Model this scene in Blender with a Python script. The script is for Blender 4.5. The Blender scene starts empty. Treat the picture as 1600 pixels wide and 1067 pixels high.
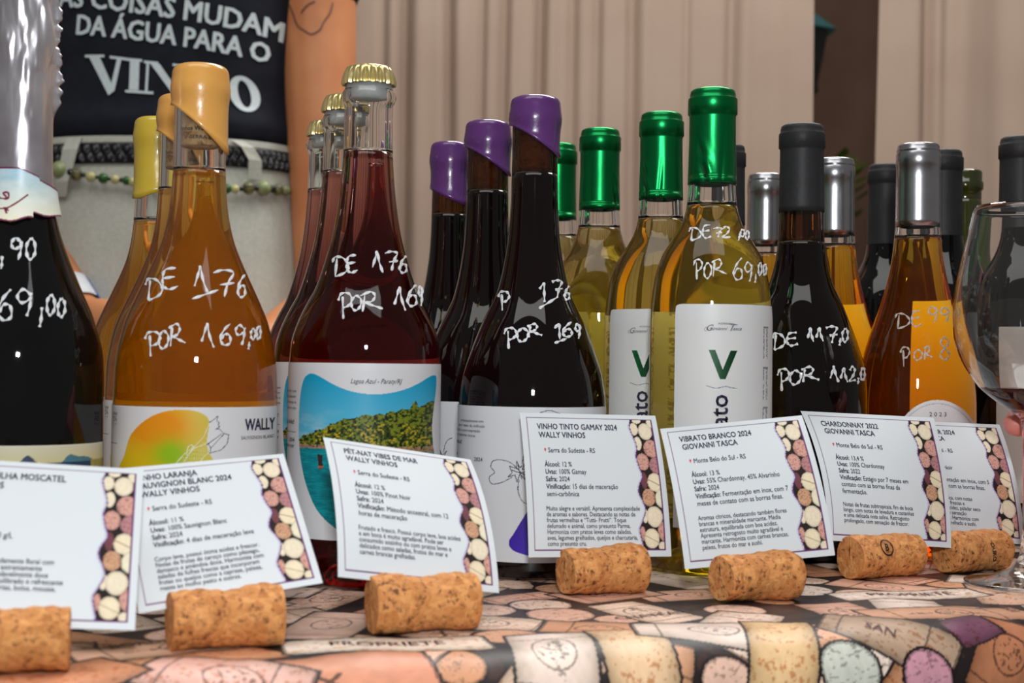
import bpy, bmesh, math, random
import numpy as np
from mathutils import Vector, Matrix
random.seed(7); RNG = np.random.default_rng(11)
SC = bpy.context.scene
COL = SC.collection
# ------------------------------------------------------------------ camera, world, lights, exposure
F = 2222.2; CAMH = 0.125; PIT = math.atan(32.5/F); ROLL = math.radians(0.7)
right0 = Vector((1, 0, 0)); up0 = Vector((0, -math.sin(PIT), math.cos(PIT))); fwd = Vector((0, math.cos(PIT), math.sin(PIT)))
cr = right0*math.cos(ROLL)+up0*math.sin(ROLL); cu = up0*math.cos(ROLL)-right0*math.sin(ROLL)
camd = bpy.data.cameras.new('camera'); cam = bpy.data.objects.new('camera', camd); COL.objects.link(cam)
cam.matrix_world = Matrix(((cr.x, cu.x, -fwd.x, 0), (cr.y, cu.y, -fwd.y, 0), (cr.z, cu.z, -fwd.z, CAMH), (0, 0, 0, 1)))
camd.sensor_width = 36; camd.lens = 36*F/1600; camd.clip_start = 0.02
camd.dof.use_dof = True; camd.dof.focus_distance = 0.90; camd.dof.aperture_fstop = 12
SC.camera = cam
w = bpy.data.worlds.new('world'); SC.world = w; w.use_nodes = True
w.node_tree.nodes['Background'].inputs[0].default_value = (0.9, 0.86, 0.82, 1)
w.node_tree.nodes['Background'].inputs[1].default_value = 0.17
SC.view_settings.view_transform = 'Standard'; SC.view_settings.look = 'None'; SC.view_settings.exposure = 0.0; SC.view_settings.gamma = 1.0
SC.view_settings.use_curve_mapping = False
def area(name, loc, target, size, power, col=(1, 1, 1), sizey=None, shape='RECTANGLE'):
    l = bpy.data.lights.new(name, 'AREA'); l.energy = power; l.color = col; l.shape = shape; l.size = size; l.size_y = sizey or size
    o = bpy.data.objects.new(name, l); COL.objects.link(o); o.location = loc
    o.rotation_euler = (Vector(target)-Vector(loc)).to_track_quat('-Z', 'Y').to_euler(); return o
area('camera_flash', (0.02, -0.09, 0.335), (0.05, 1.0, 0.1), 0.06, 4.9, (0.97, 1, 1.0), 0.06)
area('back_label_fill', (0.45, 1.72, 1.6), (0.35, 1.05, 0.1), 1.3, 27, (1, 0.97, 0.93), 0.5)  # unseen area light, added behind the bottles to shine through their back labels
area('curtain_fill', (-0.15, 0.25, 2.0), (0.1, 2.2, 0.25), 1.9, 22, (1, 1, 0.98), 1.2)  # unseen overhead fill, added to brighten the curtain and the person
cy = SC.cycles
cy.max_bounces = 16; cy.transmission_bounces = 16; cy.transparent_max_bounces = 16; cy.glossy_bounces = 6; cy.diffuse_bounces = 4
cy.sample_clamp_indirect = 4; cy.use_denoising = True

# ------------------------------------------------------------------ helpers
def lin(c):
    c = np.asarray(c, float)/255.0
    return np.where(c <= 0.04045, c/12.92, ((c+0.055)/1.055)**2.4)
def L(r, g, b): return tuple(lin((r, g, b)))
def ray(px, py):
    a, b = px-800.0, py-533.5
    x = a*math.cos(ROLL)+b*math.sin(ROLL); y = -a*math.sin(ROLL)+b*math.cos(ROLL)
    d = Vector((x/F, 0, 0))+up0*(-y/F)+fwd
    return d/d.y
def at(px, py, d):
    r = ray(px, py)*d; return Vector((r.x, r.y, r.z+CAMH))
def nodes(m):
    m.use_nodes = True; nt = m.node_tree; return nt, nt.nodes, nt.links, nt.nodes['Principled BSDF']
def mat(name, c, rough=0.5, metal=0.0, spec=0.5, coat=0.0, c2=None, scale=50, bump=0.0, bscale=None, detail=4, trans=0.0, ior=1.45, sheen=0.0, sub=0.0):
    m = bpy.data.materials.new(name); nt, N, K, b = nodes(m)
    b.inputs['Base Color'].default_value = (*c, 1); b.inputs['Roughness'].default_value = rough; b.inputs['Metallic'].default_value = metal
    b.inputs['Specular IOR Level'].default_value = spec; b.inputs['Coat Weight'].default_value = coat; b.inputs['Coat Roughness'].default_value = 0.05
    b.inputs['Transmission Weight'].default_value = trans; b.inputs['IOR'].default_value = ior; b.inputs['Sheen Weight'].default_value = sheen
    if sub: b.inputs['Subsurface Weight'].default_value = sub; b.inputs['Subsurface Radius'].default_value = (0.01, 0.004, 0.002); b.inputs['Subsurface Scale'].default_value = 1
    tc = N.new('ShaderNodeTexCoord')
    if c2 is not None:
        n = N.new('ShaderNodeTexNoise'); n.inputs['Scale'].default_value = scale; n.inputs['Detail'].default_value = detail
        K.new(tc.outputs['Object'], n.inputs['Vector'])
        r = N.new('ShaderNodeValToRGB'); r.color_ramp.elements[0].color = (*c, 1); r.color_ramp.elements[1].color = (*c2, 1)
        r.color_ramp.elements[0].position = 0.35; r.color_ramp.elements[1].position = 0.68
        K.new(n.outputs['Fac'], r.inputs['Fac']); K.new(r.outputs['Color'], b.inputs['Base Color'])
    if bump:
        n = N.new('ShaderNodeTexNoise'); n.inputs['Scale'].default_value = bscale or scale; n.inputs['Detail'].default_value = detail
        K.new(tc.outputs['Object'], n.inputs['Vector'])
        bp = N.new('ShaderNodeBump'); bp.inputs['Strength'].default_value = bump; bp.inputs['Distance'].default_value = 0.002
        K.new(n.outputs['Fac'], bp.inputs['Height']); K.new(bp.outputs['Normal'], b.inputs['Normal'])
    return m
def printed(name, rough=0.45, trans=0.0, spec=0.4, bump=0.0):
    m = bpy.data.materials.new(name); nt, N, K, b = nodes(m)
    a = N.new('ShaderNodeVertexColor'); a.layer_name = 'print'
    K.new(a.outputs['Color'], b.inputs['Base Color']); b.inputs['Roughness'].default_value = rough; b.inputs['Specular IOR Level'].default_value = spec
    if bump:
        tc = N.new('ShaderNodeTexCoord'); n = N.new('ShaderNodeTexNoise'); n.inputs['Scale'].default_value = 900
        K.new(tc.outputs['Object'], n.inputs['Vector']); bp = N.new('ShaderNodeBump'); bp.inputs['Strength'].default_value = bump; bp.inputs['Distance'].default_value = 0.0005
        K.new(n.outputs['Fac'], bp.inputs['Height']); K.new(bp.outputs['Normal'], b.inputs['Normal'])
    if trans:
        t = N.new('ShaderNodeBsdfTranslucent'); mx = N.new('ShaderNodeMixShader'); mx.inputs[0].default_value = trans
        K.new(a.outputs['Color'], t.inputs['Color']); K.new(b.outputs[0], mx.inputs[1]); K.new(t.outputs[0], mx.inputs[2])
        K.new(mx.outputs[0], N['Material Output'].inputs['Surface'])
    return m
def liquid(name, ab, ior=1.38, tint=(1, 1, 1), haze=None, hz=0.3):
    m = bpy.data.materials.new(name); nt, N, K, b = nodes(m)
    b.inputs['Base Color'].default_value = (*tint, 1); b.inputs['Transmission Weight'].default_value = 1; b.inputs['Roughness'].default_value = 0.0; b.inputs['IOR'].default_value = ior
    if haze is not None:
        b2 = N.new('ShaderNodeBsdfPrincipled'); b2.inputs['Base Color'].default_value = (*haze, 1); b2.inputs['Roughness'].default_value = 0.02
        mx = N.new('ShaderNodeMixShader'); mx.inputs[0].default_value = hz; K.new(b.outputs[0], mx.inputs[1]); K.new(b2.outputs[0], mx.inputs[2]); K.new(mx.outputs[0], N['Material Output'].inputs['Surface'])
    if ab is not None:
        D = max(ab)*1.02; v = N.new('ShaderNodeVolumeAbsorption'); v.inputs['Density'].default_value = D
        v.inputs['Color'].default_value = (*[1-a/D for a in ab], 1); K.new(v.outputs[0], N['Material Output'].inputs['Volume'])
    return m
def mk(name, V, Fc, mats, parent=None, smooth=True, colors=None, fmat=None):
    me = bpy.data.meshes.new(name); V = np.asarray(V, float)
    if isinstance(Fc, np.ndarray):
        nf, k = Fc.shape
        me.vertices.add(len(V)); me.vertices.foreach_set('co', V.astype(np.float32).ravel())
        me.loops.add(nf*k); me.loops.foreach_set('vertex_index', Fc.astype(np.int32).ravel())
        me.polygons.add(nf); me.polygons.foreach_set('loop_start', np.arange(0, nf*k, k, dtype=np.int32))
        me.update(calc_edges=True)
    else:
        me.from_pydata([tuple(v) for v in V], [], [list(map(int, q)) for q in Fc])
    me.polygons.foreach_set('use_smooth', np.full(len(me.polygons), smooth))
    for m in (mats if isinstance(mats, (list, tuple)) else [mats]): me.materials.append(m)
    if fmat is not None: me.polygons.foreach_set('material_index', np.asarray(fmat, np.int32))
    if colors is not None:
        a = me.color_attributes.new('print', 'FLOAT_COLOR', 'POINT')
        c = np.ones((len(V), 4), np.float32); c[:, :3] = colors; a.data.foreach_set('color', c.ravel())
    me.update(); o = bpy.data.objects.new(name, me); COL.objects.link(o)
    if parent is not None: o.parent = parent
    return o
def grid_faces(nu, nv, wrap=False):
    i = np.arange(nv-1)[:, None]; j = np.arange(nu if wrap else nu-1)[None, :]
    j2 = (j+1) % nu
    return np.stack([i*nu+j, i*nu+j2, (i+1)*nu+j2, (i+1)*nu+j], -1).reshape(-1, 4)
def empty(name, loc, rz=0, label=None, cat=None, group=None):
    o = bpy.data.objects.new(name, None); COL.objects.link(o); o.location = loc; o.rotation_euler = (0, 0, rz); o.empty_display_size = 0.05
    tag(o, label, cat, group); return o
def tag(o, label=None, cat=None, group=None, kind=None):
    if label: o['label'] = label
    if cat: o['category'] = cat
    if group: o['group'] = group
    if kind: o['kind'] = kind
    return o
def dup(o, parent=None):
    c = o.copy(); COL.objects.link(c)
    if parent is not None: c.parent = parent
    for ch in list(o.children): dup(ch, c)
    return c
def hermite(pts, n):
    pts = sorted(pts); z = np.array([p[0] for p in pts]); r = np.array([p[1] for p in pts])
    h = np.diff(z); d = np.diff(r)/h; m = np.zeros(len(z))
    for i in range(1, len(z)-1):
        if d[i-1]*d[i] > 0: m[i] = 2*d[i-1]*d[i]/(d[i-1]+d[i])
    m[0] = d[0]; m[-1] = d[-1]
    def f(q):
        q = np.clip(np.asarray(q, float), z[0], z[-1]); k = np.clip(np.searchsorted(z, q)-1, 0, len(h)-1); t = (q-z[k])/h[k]
        return ((2*t**3-3*t**2+1)*r[k]+(t**3-2*t**2+t)*h[k]*m[k]+(-2*t**3+3*t**2)*r[k+1]+(t**3-t**2)*h[k]*m[k+1])
    return f
def lathe(name, prof, m, parent, seg=72, smooth=True, closed=True, wob=None):
    V = []; Fc = []; idx = []
    for (r, z) in prof:
        if r < 1e-6: idx.append(('p', len(V))); V.append((0, 0, z))
        else:
            idx.append(('r', len(V)))
            for k in range(seg):
                a = 2*math.pi*k/seg; rr = r if wob is None else wob(r, z, a); V.append((rr*math.sin(a), -rr*math.cos(a), z))
    for (t0, i0), (t1, i1) in zip(idx[:-1], idx[1:]):
        for k in range(seg):
            k2 = (k+1) % seg
            if t0 == 'r' and t1 == 'r': Fc.append((i0+k, i0+k2, i1+k2, i1+k))
            elif t0 == 'p' and t1 == 'r': Fc.append((i0, i1+k2, i1+k))
            elif t0 == 'r' and t1 == 'p': Fc.append((i0+k, i0+k2, i1))
    return mk(name, V, Fc, m, parent, smooth)
def vnoise(x, y, seed=0):
    r = np.random.default_rng(seed).random((256, 256)); xi = np.floor(x).astype(int); yi = np.floor(y).astype(int)
    fx = x-xi; fy = y-yi; fx = fx*fx*(3-2*fx); fy = fy*fy*(3-2*fy); a = lambda i, j: r[i % 256, j % 256]
    return (a(xi, yi)*(1-fx)+a(xi+1, yi)*fx)*(1-fy)+(a(xi, yi+1)*(1-fx)+a(xi+1, yi+1)*fx)*fy
def fbm(x, y, seed=0, o=4):
    s = 0; t = 0
    for k in range(o): s = s+vnoise(x*2**k, y*2**k, seed+k)/2**k; t += 1/2**k
    return s/t
def inside(P, X, Y):
    r = np.zeros(X.shape, bool); n = len(P)
    for i in range(n):
        x0, y0 = P[i]; x1, y1 = P[(i+1) % n]
        if y0 == y1: continue
        c = ((y0 > Y) != (y1 > Y)) & (X < (x1-x0)*(Y-y0)/(y1-y0)+x0); r ^= c
    return r
def dline(P, X, Y):
    d = np.full(X.shape, 1e9)
    for (x0, y0), (x1, y1) in zip(P[:-1], P[1:]):
        dx, dy = x1-x0, y1-y0; l = dx*dx+dy*dy+1e-12; t = np.clip(((X-x0)*dx+(Y-y0)*dy)/l, 0, 1)
        d = np.minimum(d, np.hypot(X-x0-t*dx, Y-y0-t*dy))
    return d
def smoothpoly(P, n=8, closed=True):
    P = [np.array(p, float) for p in P]; out = []; N = len(P)
    for i in range(N if closed else N-1):
        p0, p1, p2, p3 = (P[(i-1) % N], P[i], P[(i+1) % N], P[(i+2) % N]) if closed else (P[max(i-1, 0)], P[i], P[i+1], P[min(i+2, N-1)])
        for k in range(n):
            t = k/n; out.append(tuple(0.5*((2*p1)+(-p0+p2)*t+(2*p0-5*p1+4*p2-p3)*t*t+(-p0+3*p1-3*p2+p3)*t**3)))
    if not closed: out.append(tuple(P[-1]))
    return out
def put(C, m, col, a=1.0):
    col = lin(col) if np.ndim(col) == 1 else col
    m = np.clip(np.asarray(m, float)*a, 0, 1)[..., None]; C[...] = C*(1-m)+col*m
# ---- lettering
_tc = {}
def glyph_mesh(s, bold=0.0):
    key = s
    if key in _tc: return _tc[key]
    cu_ = bpy.data.curves.new('t', 'FONT'); cu_.body = s; cu_.size = 1; cu_.resolution_u = 2; cu_.fill_mode = 'FRONT'
    o = bpy.data.objects.new('t', cu_); COL.objects.link(o); dg = bpy.context.evaluated_depsgraph_get(); dg.update()
    me = o.evaluated_get(dg).to_mesh(); V = np.array([v.co[:2] for v in me.vertices]).reshape(-1, 2); Fc = [tuple(p.vertices) for p in me.polygons]
    o.evaluated_get(dg).to_mesh_clear(); bpy.data.objects.remove(o); bpy.data.curves.remove(cu_)
    _tc[key] = (V, Fc); return V, Fc
CAP = glyph_mesh('H')[0][:, 1].max()
class Text:
    """collects lettering in a flat frame (x right, y up); build() lays it on a surface function"""
    def __init__(s): s.V = []; s.F = []
    def add(s, txt, x, y, h, w=None, xs=1.0, bold=0.0, shear=0.0, rot=0.0, align='l'):
        V, Fc = glyph_mesh(txt, bold)
        if not len(V): return 0
        k = h/CAP; Q = V*k; x0 = 0; wid = Q[:, 0].max()
        sx = (w/wid) if w else xs
        Q = np.stack([Q[:, 0]*sx+Q[:, 1]*shear, Q[:, 1]], 1); wid *= sx
        if align == 'r': Q[:, 0] -= wid
        if align == 'c': Q[:, 0] -= wid/2
        c, n = math.cos(rot), math.sin(rot); Q = np.stack([Q[:, 0]*c-Q[:, 1]*n+x, Q[:, 0]*n+Q[:, 1]*c+y], 1)
        bo = (bold+.010)*k
        for ox, oy in ((-1, -.5), (1, .5), (1, -.5), (-1, .5)):
            o = len(s.V); s.V += [(q[0]+ox*bo*sx, q[1]+oy*bo) for q in Q]; s.F += [tuple(i+o for i in f) for f in Fc]
        return wid
    def poly(s, P):
        o = len(s.V); s.V += [tuple(p) for p in P]; s.F.append(tuple(range(o, o+len(P))))
    def stroke(s, P, wd):
        for i in range(len(P)-1):
            a = np.array(P[i], float); b = np.array(P[i+1], float); d = b-a; l = np.hypot(*d)+1e-9; n = np.array([-d[1], d[0]])/l*wd/2; e = d/l*wd*0.35
            s.poly([a-n-e, b-n+e, b+n+e, a+n-e])
    def build(s, name, fn, m, parent, maxlen=None):
        V = np.array(s.V); Fc = s.F
        if maxlen:
            bm = bmesh.new(); vs = [bm.verts.new((p[0], p[1], 0)) for p in V]
            for f in Fc:
                try: bm.faces.new([vs[i] for i in f])
                except ValueError: pass
            for _ in range(3):
                bmesh.ops.triangulate(bm, faces=bm.faces[:]); e = [e for e in bm.edges if e.calc_length() > maxlen]
                if not e: break
                bmesh.ops.subdivide_edges(bm, edges=e, cuts=1)
            bmesh.ops.triangulate(bm, faces=bm.faces[:]); bm.verts.index_update()
            V = np.array([v.co[:2] for v in bm.verts]); Fc = [[v.index for v in f.verts] for f in bm.faces]; bm.free()
        return mk(name, fn(V[:, 0], V[:, 1]), Fc, m, parent, smooth=False)

# ------------------------------------------------------------------ shared materials
M = {}
M['white_ink'] = mat('white_marker_ink', L(225, 228, 232), 0.6, c2=L(188, 190, 196), scale=900)
M['grey_ink'] = mat('grey_marker_ink', L(190, 178, 170), 0.6, c2=L(150, 138, 130), scale=900)
M['navy'] = mat('navy_print', L(32, 28, 62), 0.6, c2=L(38, 34, 68), scale=200)
M['grey_print'] = mat('grey_print', L(120, 124, 140), 0.6, c2=L(110, 114, 130), scale=200)
M['black_print'] = mat('black_print', L(22, 22, 26), 0.5, c2=L(30, 30, 34), scale=200)
M['glass'] = liquid('clear_bottle_glass', (3, 2, 3), 1.48)
M['brown_glass'] = liquid('amber_bottle_glass', (150, 330, 620), 1.48, haze=L(30, 14, 6), hz=.3)
M['label'] = printed('printed_label', 0.42, trans=.22)
M['back_label'] = printed('printed_back_label', 0.6, trans=.92)
M['card'] = printed('printed_card', 0.75, spec=0.2)
M['neck_print'] = printed('printed_collar', 0.35)
M['black_cap'] = mat('matte_black_capsule', L(38, 38, 41), 0.5, 0.0, 0.3, c2=L(44, 44, 47), scale=60, bump=0.12, bscale=300)
M['silver_cap'] = mat('silver_capsule', L(190, 190, 195), 0.27, 1.0, c2=L(170, 170, 176), scale=30, bump=0.04, bscale=80)
M['green_cap'] = mat('green_metallic_capsule', L(10, 130, 66), 0.30, 0.85, c2=L(8, 116, 58), scale=40, bump=0.05, bscale=90)
M['gold'] = mat('gold_crown_metal', L(236, 218, 158), 0.24, 0.8, c2=L(220, 198, 130), scale=120)
M['orange_wax'] = mat('orange_wax', L(222, 164, 84), 0.28, coat=0.5, c2=L(214, 152, 72), scale=30, bump=0.25, bscale=90)
M['yellow_wax'] = mat('yellow_wax', L(205, 178, 62), 0.28, coat=0.5, c2=L(196, 166, 50), scale=30, bump=0.3, bscale=70)
M['purple_wax'] = mat('purple_wax', L(92, 48, 112), 0.26, coat=0.5, c2=L(82, 40, 102), scale=30, bump=0.25, bscale=90)
def cork_mat(name, a, b, dark, sc):
    m = bpy.data.materials.new(name); nt, N, K, bs = nodes(m); tc = N.new('ShaderNodeTexCoord')
    v = N.new('ShaderNodeTexVoronoi'); v.inputs['Scale'].default_value = sc; K.new(tc.outputs['Object'], v.inputs['Vector'])
    n = N.new('ShaderNodeTexNoise'); n.inputs['Scale'].default_value = sc*1.4; n.inputs['Detail'].default_value = 6; n.inputs['Roughness'].default_value = 0.7; K.new(tc.outputs['Object'], n.inputs['Vector'])
    n2 = N.new('ShaderNodeTexNoise'); n2.inputs['Scale'].default_value = sc*0.7; n2.inputs['Detail'].default_value = 3; n2.inputs['Distortion'].default_value = 1.5; K.new(tc.outputs['Object'], n2.inputs['Vector'])
    r0 = N.new('ShaderNodeValToRGB'); r0.color_ramp.elements[0].color = (*a, 1); r0.color_ramp.elements[1].color = (*b, 1)
    r0.color_ramp.elements[0].position = 0.2; r0.color_ramp.elements[1].position = 0.8; K.new(v.outputs['Color'], r0.inputs['Fac'])
    r1 = N.new('ShaderNodeValToRGB'); e = r1.color_ramp.elements; e[0].position = 0.36; e[0].color = (*dark, 1); e[1].position = 0.47; e[1].color = (1, 1, 1, 1); K.new(n.outputs['Fac'], r1.inputs['Fac'])
    mx = N.new('ShaderNodeMix'); mx.data_type = 'RGBA'; mx.blend_type = 'MULTIPLY'; mx.inputs[0].default_value = 0.85
    K.new(r0.outputs['Color'], mx.inputs[6]); K.new(r1.outputs['Color'], mx.inputs[7])
    r2 = N.new('ShaderNodeValToRGB'); e = r2.color_ramp.elements; e[0].position = 0.3; e[0].color = (0.72, 0.6, 0.5, 1); e[1].position = 0.55; e[1].color = (1, 1, 1, 1); K.new(n2.outputs['Fac'], r2.inputs['Fac'])
    mx2 = N.new('ShaderNodeMix'); mx2.data_type = 'RGBA'; mx2.blend_type = 'MULTIPLY'; mx2.inputs[0].default_value = 0.8
    K.new(mx.outputs[2], mx2.inputs[6]); K.new(r2.outputs['Color'], mx2.inputs[7]); K.new(mx2.outputs[2], bs.inputs['Base Color'])
    bp = N.new('ShaderNodeBump'); bp.inputs['Strength'].default_value = 0.9; bp.inputs['Distance'].default_value = 0.0015
    K.new(n.outputs['Fac'], bp.inputs['Height']); K.new(bp.outputs['Normal'], bs.inputs['Normal']); bs.inputs['Roughness'].default_value = 0.75
    return m
M['cork'] = cork_mat('pressed_cork', L(204, 132, 70), L(232, 164, 98), L(84, 44, 18), 215)
M['stopper'] = cork_mat('natural_cork', L(216, 172, 118), L(232, 194, 142), L(140, 92, 50), 120)
M['orange_wine'] = liquid('orange_wine', (2, 9, 46), haze=L(186, 112, 8), hz=.2)
M['rose_petnat'] = liquid('sparkling_red_wine', (12, 38, 42), haze=L(80, 6, 10), hz=.12)
M['white_wine'] = liquid('white_wine', (1, 3, 22), haze=L(156, 124, 30), hz=.12)
M['rose_wine'] = liquid('rose_wine', (.2, 14, 90), haze=L(230, 120, 24), hz=.04)
M['dark_bottle'] = mat('dark_wine_in_brown_glass', L(9, 4, 5), 0.03, 0, 0.5, c2=L(14, 4, 6), scale=20)
M['black_bottle'] = mat('black_bottle_glass', L(8, 8, 9), 0.04, 0, 0.5, c2=L(12, 12, 12), scale=20)
M['plastic'] = mat('milky_plastic', L(224, 230, 232), 0.4, c2=L(214, 222, 224), scale=60)

# ------------------------------------------------------------------ table, cloth
TY = math.radians(21); TU = np.array([math.cos(TY), math.sin(TY)]); TV = np.array([-math.sin(TY), math.cos(TY)])
def tab(u, v): return u*TU[0]+v*TV[0], u*TU[1]+v*TV[1]
EDGE = 0.592; RAD = 0.03
def cloth_point(u, s):
    """s: distance along the cloth from the start of the rounded edge (>0 on the table, <0 down the hang)"""
    th = np.clip(-s/RAD, 0, math.pi/2); drop = np.maximum(-s-RAD*math.pi/2, 0)
    v = EDGE+np.maximum(s, 0)-RAD*np.sin(th)-drop*0.05; z = -RAD*(1-np.cos(th))-drop
    z = z+0.0008*np.clip((fbm(u*26+3, s*26+9, 5, 3)-0.5)*4, -1, 1)*np.clip((0.11-s)/0.06, 0, 1)-0.0003
    x, y = tab(u, v); return np.stack([x, y, z], -1)
DARK = (38, 28, 30)
def paint_cloth(U, S):
    """printed cork pattern, coordinates in mm"""
    C = np.zeros(U.shape+(3,)); C[:] = lin(DARK)
    put(C, fbm(U/9, S/9, 3) > 0.56, (70, 44, 38), 0.7)
    rg = np.random.default_rng(5)
    tones = [(240, 206, 184), (236, 190, 164), (226, 168, 132), (244, 216, 200), (218, 156, 118), (238, 196, 176), (232, 180, 156), (244, 222, 208)]
    items = []; occ = np.zeros((200, 340), bool); gs, gu = np.mgrid[0:200, 0:340]; gu = gu*3-160.0; gs = gs*3-165.0
    step = 44
    for n in range(5200):
        u0 = rg.uniform(-150, 790); s0 = rg.uniform(-165, 380); disc = rg.random() < .18; sc = 1 if n < 2600 else .72
        hl, hr, an = rg.uniform(28, 38)*sc, rg.uniform(15, 18.5)*sc, rg.uniform(0, math.pi); tone = tones[rg.integers(len(tones))]; q = rg.random()
        c, n_ = math.cos(an), math.sin(an); a = (gu-u0)*c+(gs-s0)*n_; b = -(gu-u0)*n_+(gs-s0)*c
        m = (np.hypot(a, b) < hr) if disc else ((np.abs(a) < hl) & (np.abs(b) < hr))
        if m.any() and (occ & m).sum() < .20*m.sum(): occ |= m; items.append((u0, s0, hl, hr, an, 'disc' if disc else 'cork', tone, q))
    items = items[::-1]
    big = [(142, -22, 46, 21, 0.12, 'cork', (222, 150, 118), .9), (100, -14, 34, 18, -0.5, 'cork', (238, 186, 172), .55), (176, 16, 46, 15, -0.12, 'cork', (244, 224, 208), .7), (86, 36, 44, 15, 0.22, 'cork', (238, 190, 162), .25), (28, -10, 40, 18, 0.5, 'cork', (220, 150, 112), .8),
           (245, -12, 30, 19, 1.35, 'cork', (244, 220, 206), .18), (284, -18, 34, 17, 1.45, 'cork', (238, 200, 160), .78), (328, 2, 34, 17, -0.35, 'cork', (246, 222, 208), .3), (357, -22, 36, 17, 1.2, 'cork', (240, 200, 150), .7), (470, 8, 46, 14, -0.12, 'cork', (226, 170, 138), .2), (487, 62, 44, 13, -0.1, 'cork', (244, 224, 210), .7),
           (421, -14, 34, 17, -0.7, 'cork', (190, 160, 136), .66), (480, -33, 26, 17, 0.9, 'cork', (196, 128, 92), .45), (468, -14, 15, 10, 0.3, 'cork', (120, 72, 96), .7), (389, -33, 0, 15.5, 0, 'disc', (214, 216, 204), .3), (431, -40, 0, 13.5, 0, 'disc', (222, 160, 178), .3)]
    for n, (u0, s0, hl, hr, an, ty, tone, q) in enumerate(items+big):
        R = hl+hr+6; sel = (np.abs(U-u0) < R) & (np.abs(S-s0) < R)
        if not sel.any(): continue
        du = U[sel]-u0; ds = S[sel]-s0; c, n_ = math.cos(an), math.sin(an); a = du*c+ds*n_; b = -du*n_+ds*c
        col = np.zeros((len(du), 3)); base = lin(tone)
        if ty == 'disc':
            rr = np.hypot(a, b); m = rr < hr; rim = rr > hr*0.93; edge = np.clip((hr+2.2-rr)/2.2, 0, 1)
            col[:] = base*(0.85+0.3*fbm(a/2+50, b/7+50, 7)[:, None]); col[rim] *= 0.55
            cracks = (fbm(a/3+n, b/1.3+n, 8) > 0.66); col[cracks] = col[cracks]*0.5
            col[rr > hr] = lin((30, 20, 22))
            m = rr < hr+1.6
        else:
            bow = hr*(1-0.05*(a/hl)**2); t = b/bow; m = (np.abs(a) < hl) & (np.abs(t) < 1)
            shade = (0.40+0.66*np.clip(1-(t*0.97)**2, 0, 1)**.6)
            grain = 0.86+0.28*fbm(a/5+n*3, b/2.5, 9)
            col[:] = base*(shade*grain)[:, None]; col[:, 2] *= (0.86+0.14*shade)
            if q > 0.5 and q != .9 and hr < 20:
                sp = fbm(a/2.6+n*7, b/1.8+3, 12) > 0.66; col[sp] *= np.array([0.72, 0.5, 0.36])
            endm = np.abs(a) > hl-1.2; col[endm] *= 0.35
            ln = (np.abs(np.abs(a+q*6)-hl*0.62) < 0.55) & (q < 0.7); col[ln] *= 0.3
            if 0.15 < q < 0.62:
                ring = np.abs(np.hypot((a-hl*0.1)/1.35, b)-hr*0.52) < 0.5; col[ring] *= 0.3
                col[(np.abs(np.hypot((a-hl*0.1)/1.35, b)) < hr*0.4) & (fbm(a/1.8+n, b/1.8, 21) > 0.6)] *= 0.35
            if q < 0.3:
                tx = (np.abs(b+hr*0.1) < 2.0) & (np.abs(a) < hl*0.5) & (fbm(a/1.3+n*5, b/2.6, 31, 2) > 0.55); col[tx] *= 0.4
            if q > 0.8: col[(np.abs(dline([(-5, -3), (0, 1), (5, 4)], a, b)) < 1.0) | (np.abs(dline([(-4, 4), (1, 0), (5, -4)], a, b)) < 1.0)] *= 0.18
            mo = (np.abs(a) < hl+1.4) & (np.abs(t) < 1.09); out = mo & ~m; col[out] = lin((34, 24, 26)); m = mo
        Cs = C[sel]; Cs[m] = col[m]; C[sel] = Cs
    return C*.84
def make_cloth():
    u = np.linspace(-0.13, 0.74, 1150); s = np.linspace(-0.165, 0.16, 440)
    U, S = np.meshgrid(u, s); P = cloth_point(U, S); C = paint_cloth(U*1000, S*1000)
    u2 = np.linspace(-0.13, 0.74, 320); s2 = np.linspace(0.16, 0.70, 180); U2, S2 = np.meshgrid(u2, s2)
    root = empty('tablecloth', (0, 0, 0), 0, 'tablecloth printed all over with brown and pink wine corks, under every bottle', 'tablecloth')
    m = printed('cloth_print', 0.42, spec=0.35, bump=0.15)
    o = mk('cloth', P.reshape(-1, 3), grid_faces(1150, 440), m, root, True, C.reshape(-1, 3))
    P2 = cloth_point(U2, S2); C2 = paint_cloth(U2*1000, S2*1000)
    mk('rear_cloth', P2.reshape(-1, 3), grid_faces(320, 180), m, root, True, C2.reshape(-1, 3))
    words = [('PROPRIETE', 462, 62, 8, 52, -.1), ('PROPRIETE', 150, 17, 8, 52, -.12), ('ESPAÑA', 186, 62, 7, 30, .3), ('SAN', 408, -9, 6, 15, -.7), ('CHATEAU', 300, 40, 7, 42, .1), ('BORDEAUX', 60, 40, 7, 46, .2), ('DO VINHO', 512, 2, 5, 24, 1.4)]
    ink_ = mat('cloth_brown_ink', L(84, 58, 56), 0.6, c2=L(110, 80, 74), scale=300)
    def fn(x, y):
        p = cloth_point(x/1000, y/1000); p[:, 2] += 0.0005; p[:, 0] += 0.0004*TV[0]*-1; p[:, 1] -= 0.0004*TV[1]; return p
    for (s_, x, y, h, wd, ro) in words:
        t = Text(); t.add(s_, x, y, h, w=wd, rot=ro); t.build('printed_word', fn, ink_, root, 4)
make_cloth()
def box_uv(name, u0, u1, v0, v1, z0, z1, m, parent=None):
    c = [(*tab(u, v), z) for z in (z0, z1) for (u, v) in ((u0, v0), (u1, v0), (u1, v1), (u0, v1))]
    return mk(name, c, [(0, 3, 2, 1), (4, 5, 6, 7), (0, 1, 5, 4), (1, 2, 6, 5), (2, 3, 7, 6), (3, 0, 4, 7)], m, parent, False)
wood = mat('table_wood', L(120, 84, 56), 0.5, c2=L(96, 64, 40), scale=12)
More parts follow.
